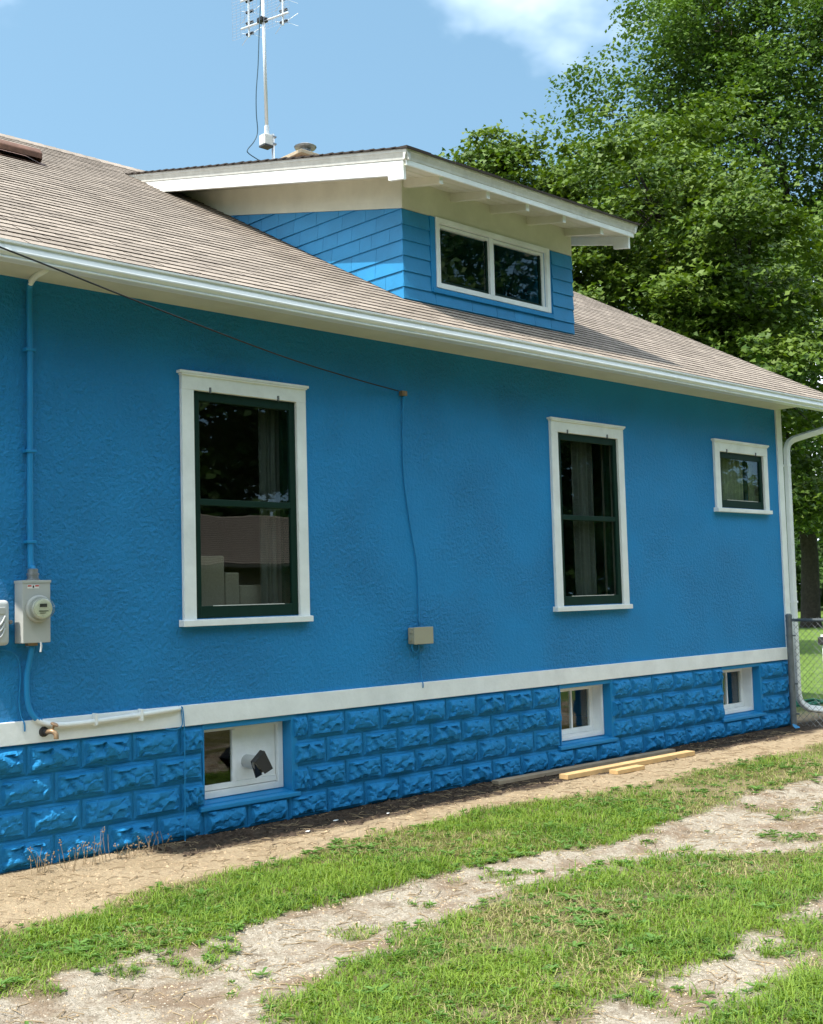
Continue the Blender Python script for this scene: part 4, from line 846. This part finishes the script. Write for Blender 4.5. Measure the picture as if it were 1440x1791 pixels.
for x, y in cand(26000, 1.9, 11, -5.9, -.7):
    if not infrustum(x, y): continue
    g, gv, mu = zones(x, y); c = sst(.05, .4, fb(x, y, 1.1, 81)) + .8*math.exp(-((x-3.5)/.6)**2-((y+1.9)/.35)**2)
    if g > .1 and nr.random() < .10+.42*c: W_.append((x, y, nr.uniform(.018, .045)*(1.8 if nr.random() < .10 else 1), hgt(x, y)+.010))
V, F = weeds(W_); o = raw('weeds', V, F, 'weed', None, True); o['kind'] = 'stuff'; o['label'] = 'low broad-leaved weeds among the grass'; o['category'] = 'weeds'
def stones(name, pts, mt, flat=.6):
    V = []; F = []
    for x, y, z, s in pts:
        b = len(V); a = rnd.random()*6.28
        for k in range(5): t = a+k*1.2566; q = s*rnd.uniform(.7, 1.2); V.append((x+math.cos(t)*q, y+math.sin(t)*q, z-s*.1))
        V.append((x+rnd.uniform(-.3, .3)*s, y+rnd.uniform(-.3, .3)*s, z+s*flat*rnd.uniform(.6, 1.2)))
        for k in range(5): F.append((b+k, b+(k+1) % 5, b+5))
    o = raw(name, V, F, mt); o['kind'] = 'stuff'; return o
M['stone'] = mat('pale_gravel_stones', (.40, .345, .28), .95, .2, 9, island=.28, spec=.1)
M['clod'] = mat('dark_soil_clods', (.055, .04, .03), .95, .2, 9, island=.5, spec=.1)
M['pathbits'] = mat('dry_soil_crumbs', (.42, .31, .20), .95, .2, 9, island=.3, spec=.1)
S1 = []; S2 = []; S3 = []
for x, y in cand(110000, 1.9, 12.5, -5.9, .0):
    if not infrustum(x, y): continue
    g, gv, mu = zones(x, y); z = hgt(x, y)
    if mu > .4 and y < -.03:
        if nr.random() < .5: S2.append((x, y, z, nr.uniform(.006, .022)*(1.7 if nr.random() < .12 else 1)))
    elif gv > .5 and g < .5 and nr.random() < .45: S1.append((x, y, z, nr.uniform(.002, .0075)))
    elif g < .3 and nr.random() < .30: S3.append((x, y, z, nr.uniform(.002, .010)*(2 if nr.random() < .04 else 1)))
for nm, pp, mt, lb in (('gravel', S1, 'stone', 'pale gravel in the wheel tracks'), ('soil_clods', S2, 'clod', 'dark crumbly soil along the foundation'), ('soil_crumbs', S3, 'pathbits', 'dry soil crumbs on the bare path')):
    o = stones(nm, pp, mt); o['label'] = lb; o['category'] = nm.split('_')[0]
# straw, twigs and dead stalks on the bare soil
def sticks(name, pts, mt):
    mb = MB()
    for x, y, z, l, r in pts:
        a = rnd.random()*6.28; d = Vector((math.cos(a), math.sin(a), 0)); p = Vector((x, y, z+r)); mb.tube([p-d*l*.5, p+Vector((0, 0, rnd.uniform(0, .012)))+Vector((-d.y, d.x, 0))*l*rnd.uniform(-.15, .15), p+d*l*.5], r, 4)
    o = mb.build(name, mt); o['kind'] = 'stuff'; return o
tw_ = []
for x, y in cand(5200, 2.0, 13, -5.6, -.05):
    if infrustum(x, y) and zones(x, y)[0] < .5: tw_.append((x, y, hgt(x, y), nr.uniform(.03, .14)*(1.6 if nr.random() < .08 else 1), nr.uniform(.0012, .003)))
o = sticks('straw', tw_, 'drystem'); o['label'] = 'bits of straw and twig on the bare soil'; o['category'] = 'straw'
for i, (x, y, h, lb) in enumerate(((3.62, -.16, .17, 'leftmost dead weed stalks at the foot of the block wall'), (3.80, -.22, .19, 'dead weed with seed heads at the foot of the block wall'), (4.02, -.17, .24, 'tallest dead weed stalk at the foot of the block wall'), (4.20, -.20, .12, 'short dead stubble right of the tall dead stalk'), (4.46, -.16, .14, 'pair of dry stalks nearest the first basement window'))):
    mb = MB()
    for k in range(rnd.randint(7, 12)):
        a = rnd.random()*6.28; q = rnd.uniform(.01, .13); hh = h*rnd.uniform(.5, 1.05); p = Vector((x+math.cos(a)*q, y+math.sin(a)*q*.6, hgt(x, y)-.01)); t = p+Vector((rnd.uniform(-.05, .05), rnd.uniform(-.04, .04), hh)); mb.tube([p, p.lerp(t, .5)+Vector((rnd.uniform(-.02, .02), 0, 0)), t], [.0024, .002, .001], 4)
        if k % 2 == 0:
            for j in range(5): mb.lathe(tuple(t+Vector((rnd.uniform(-.018, .018), rnd.uniform(-.018, .018), rnd.uniform(-.05, .012)))), (rnd.uniform(-1, 1), rnd.uniform(-1, 1), 1), [(.001, 0), (.005, .006), (.002, .013)], 5)
    tag(mb.build('dead_weed', 'drystem', None), lb, 'dead weed', 'dead weeds by the wall')
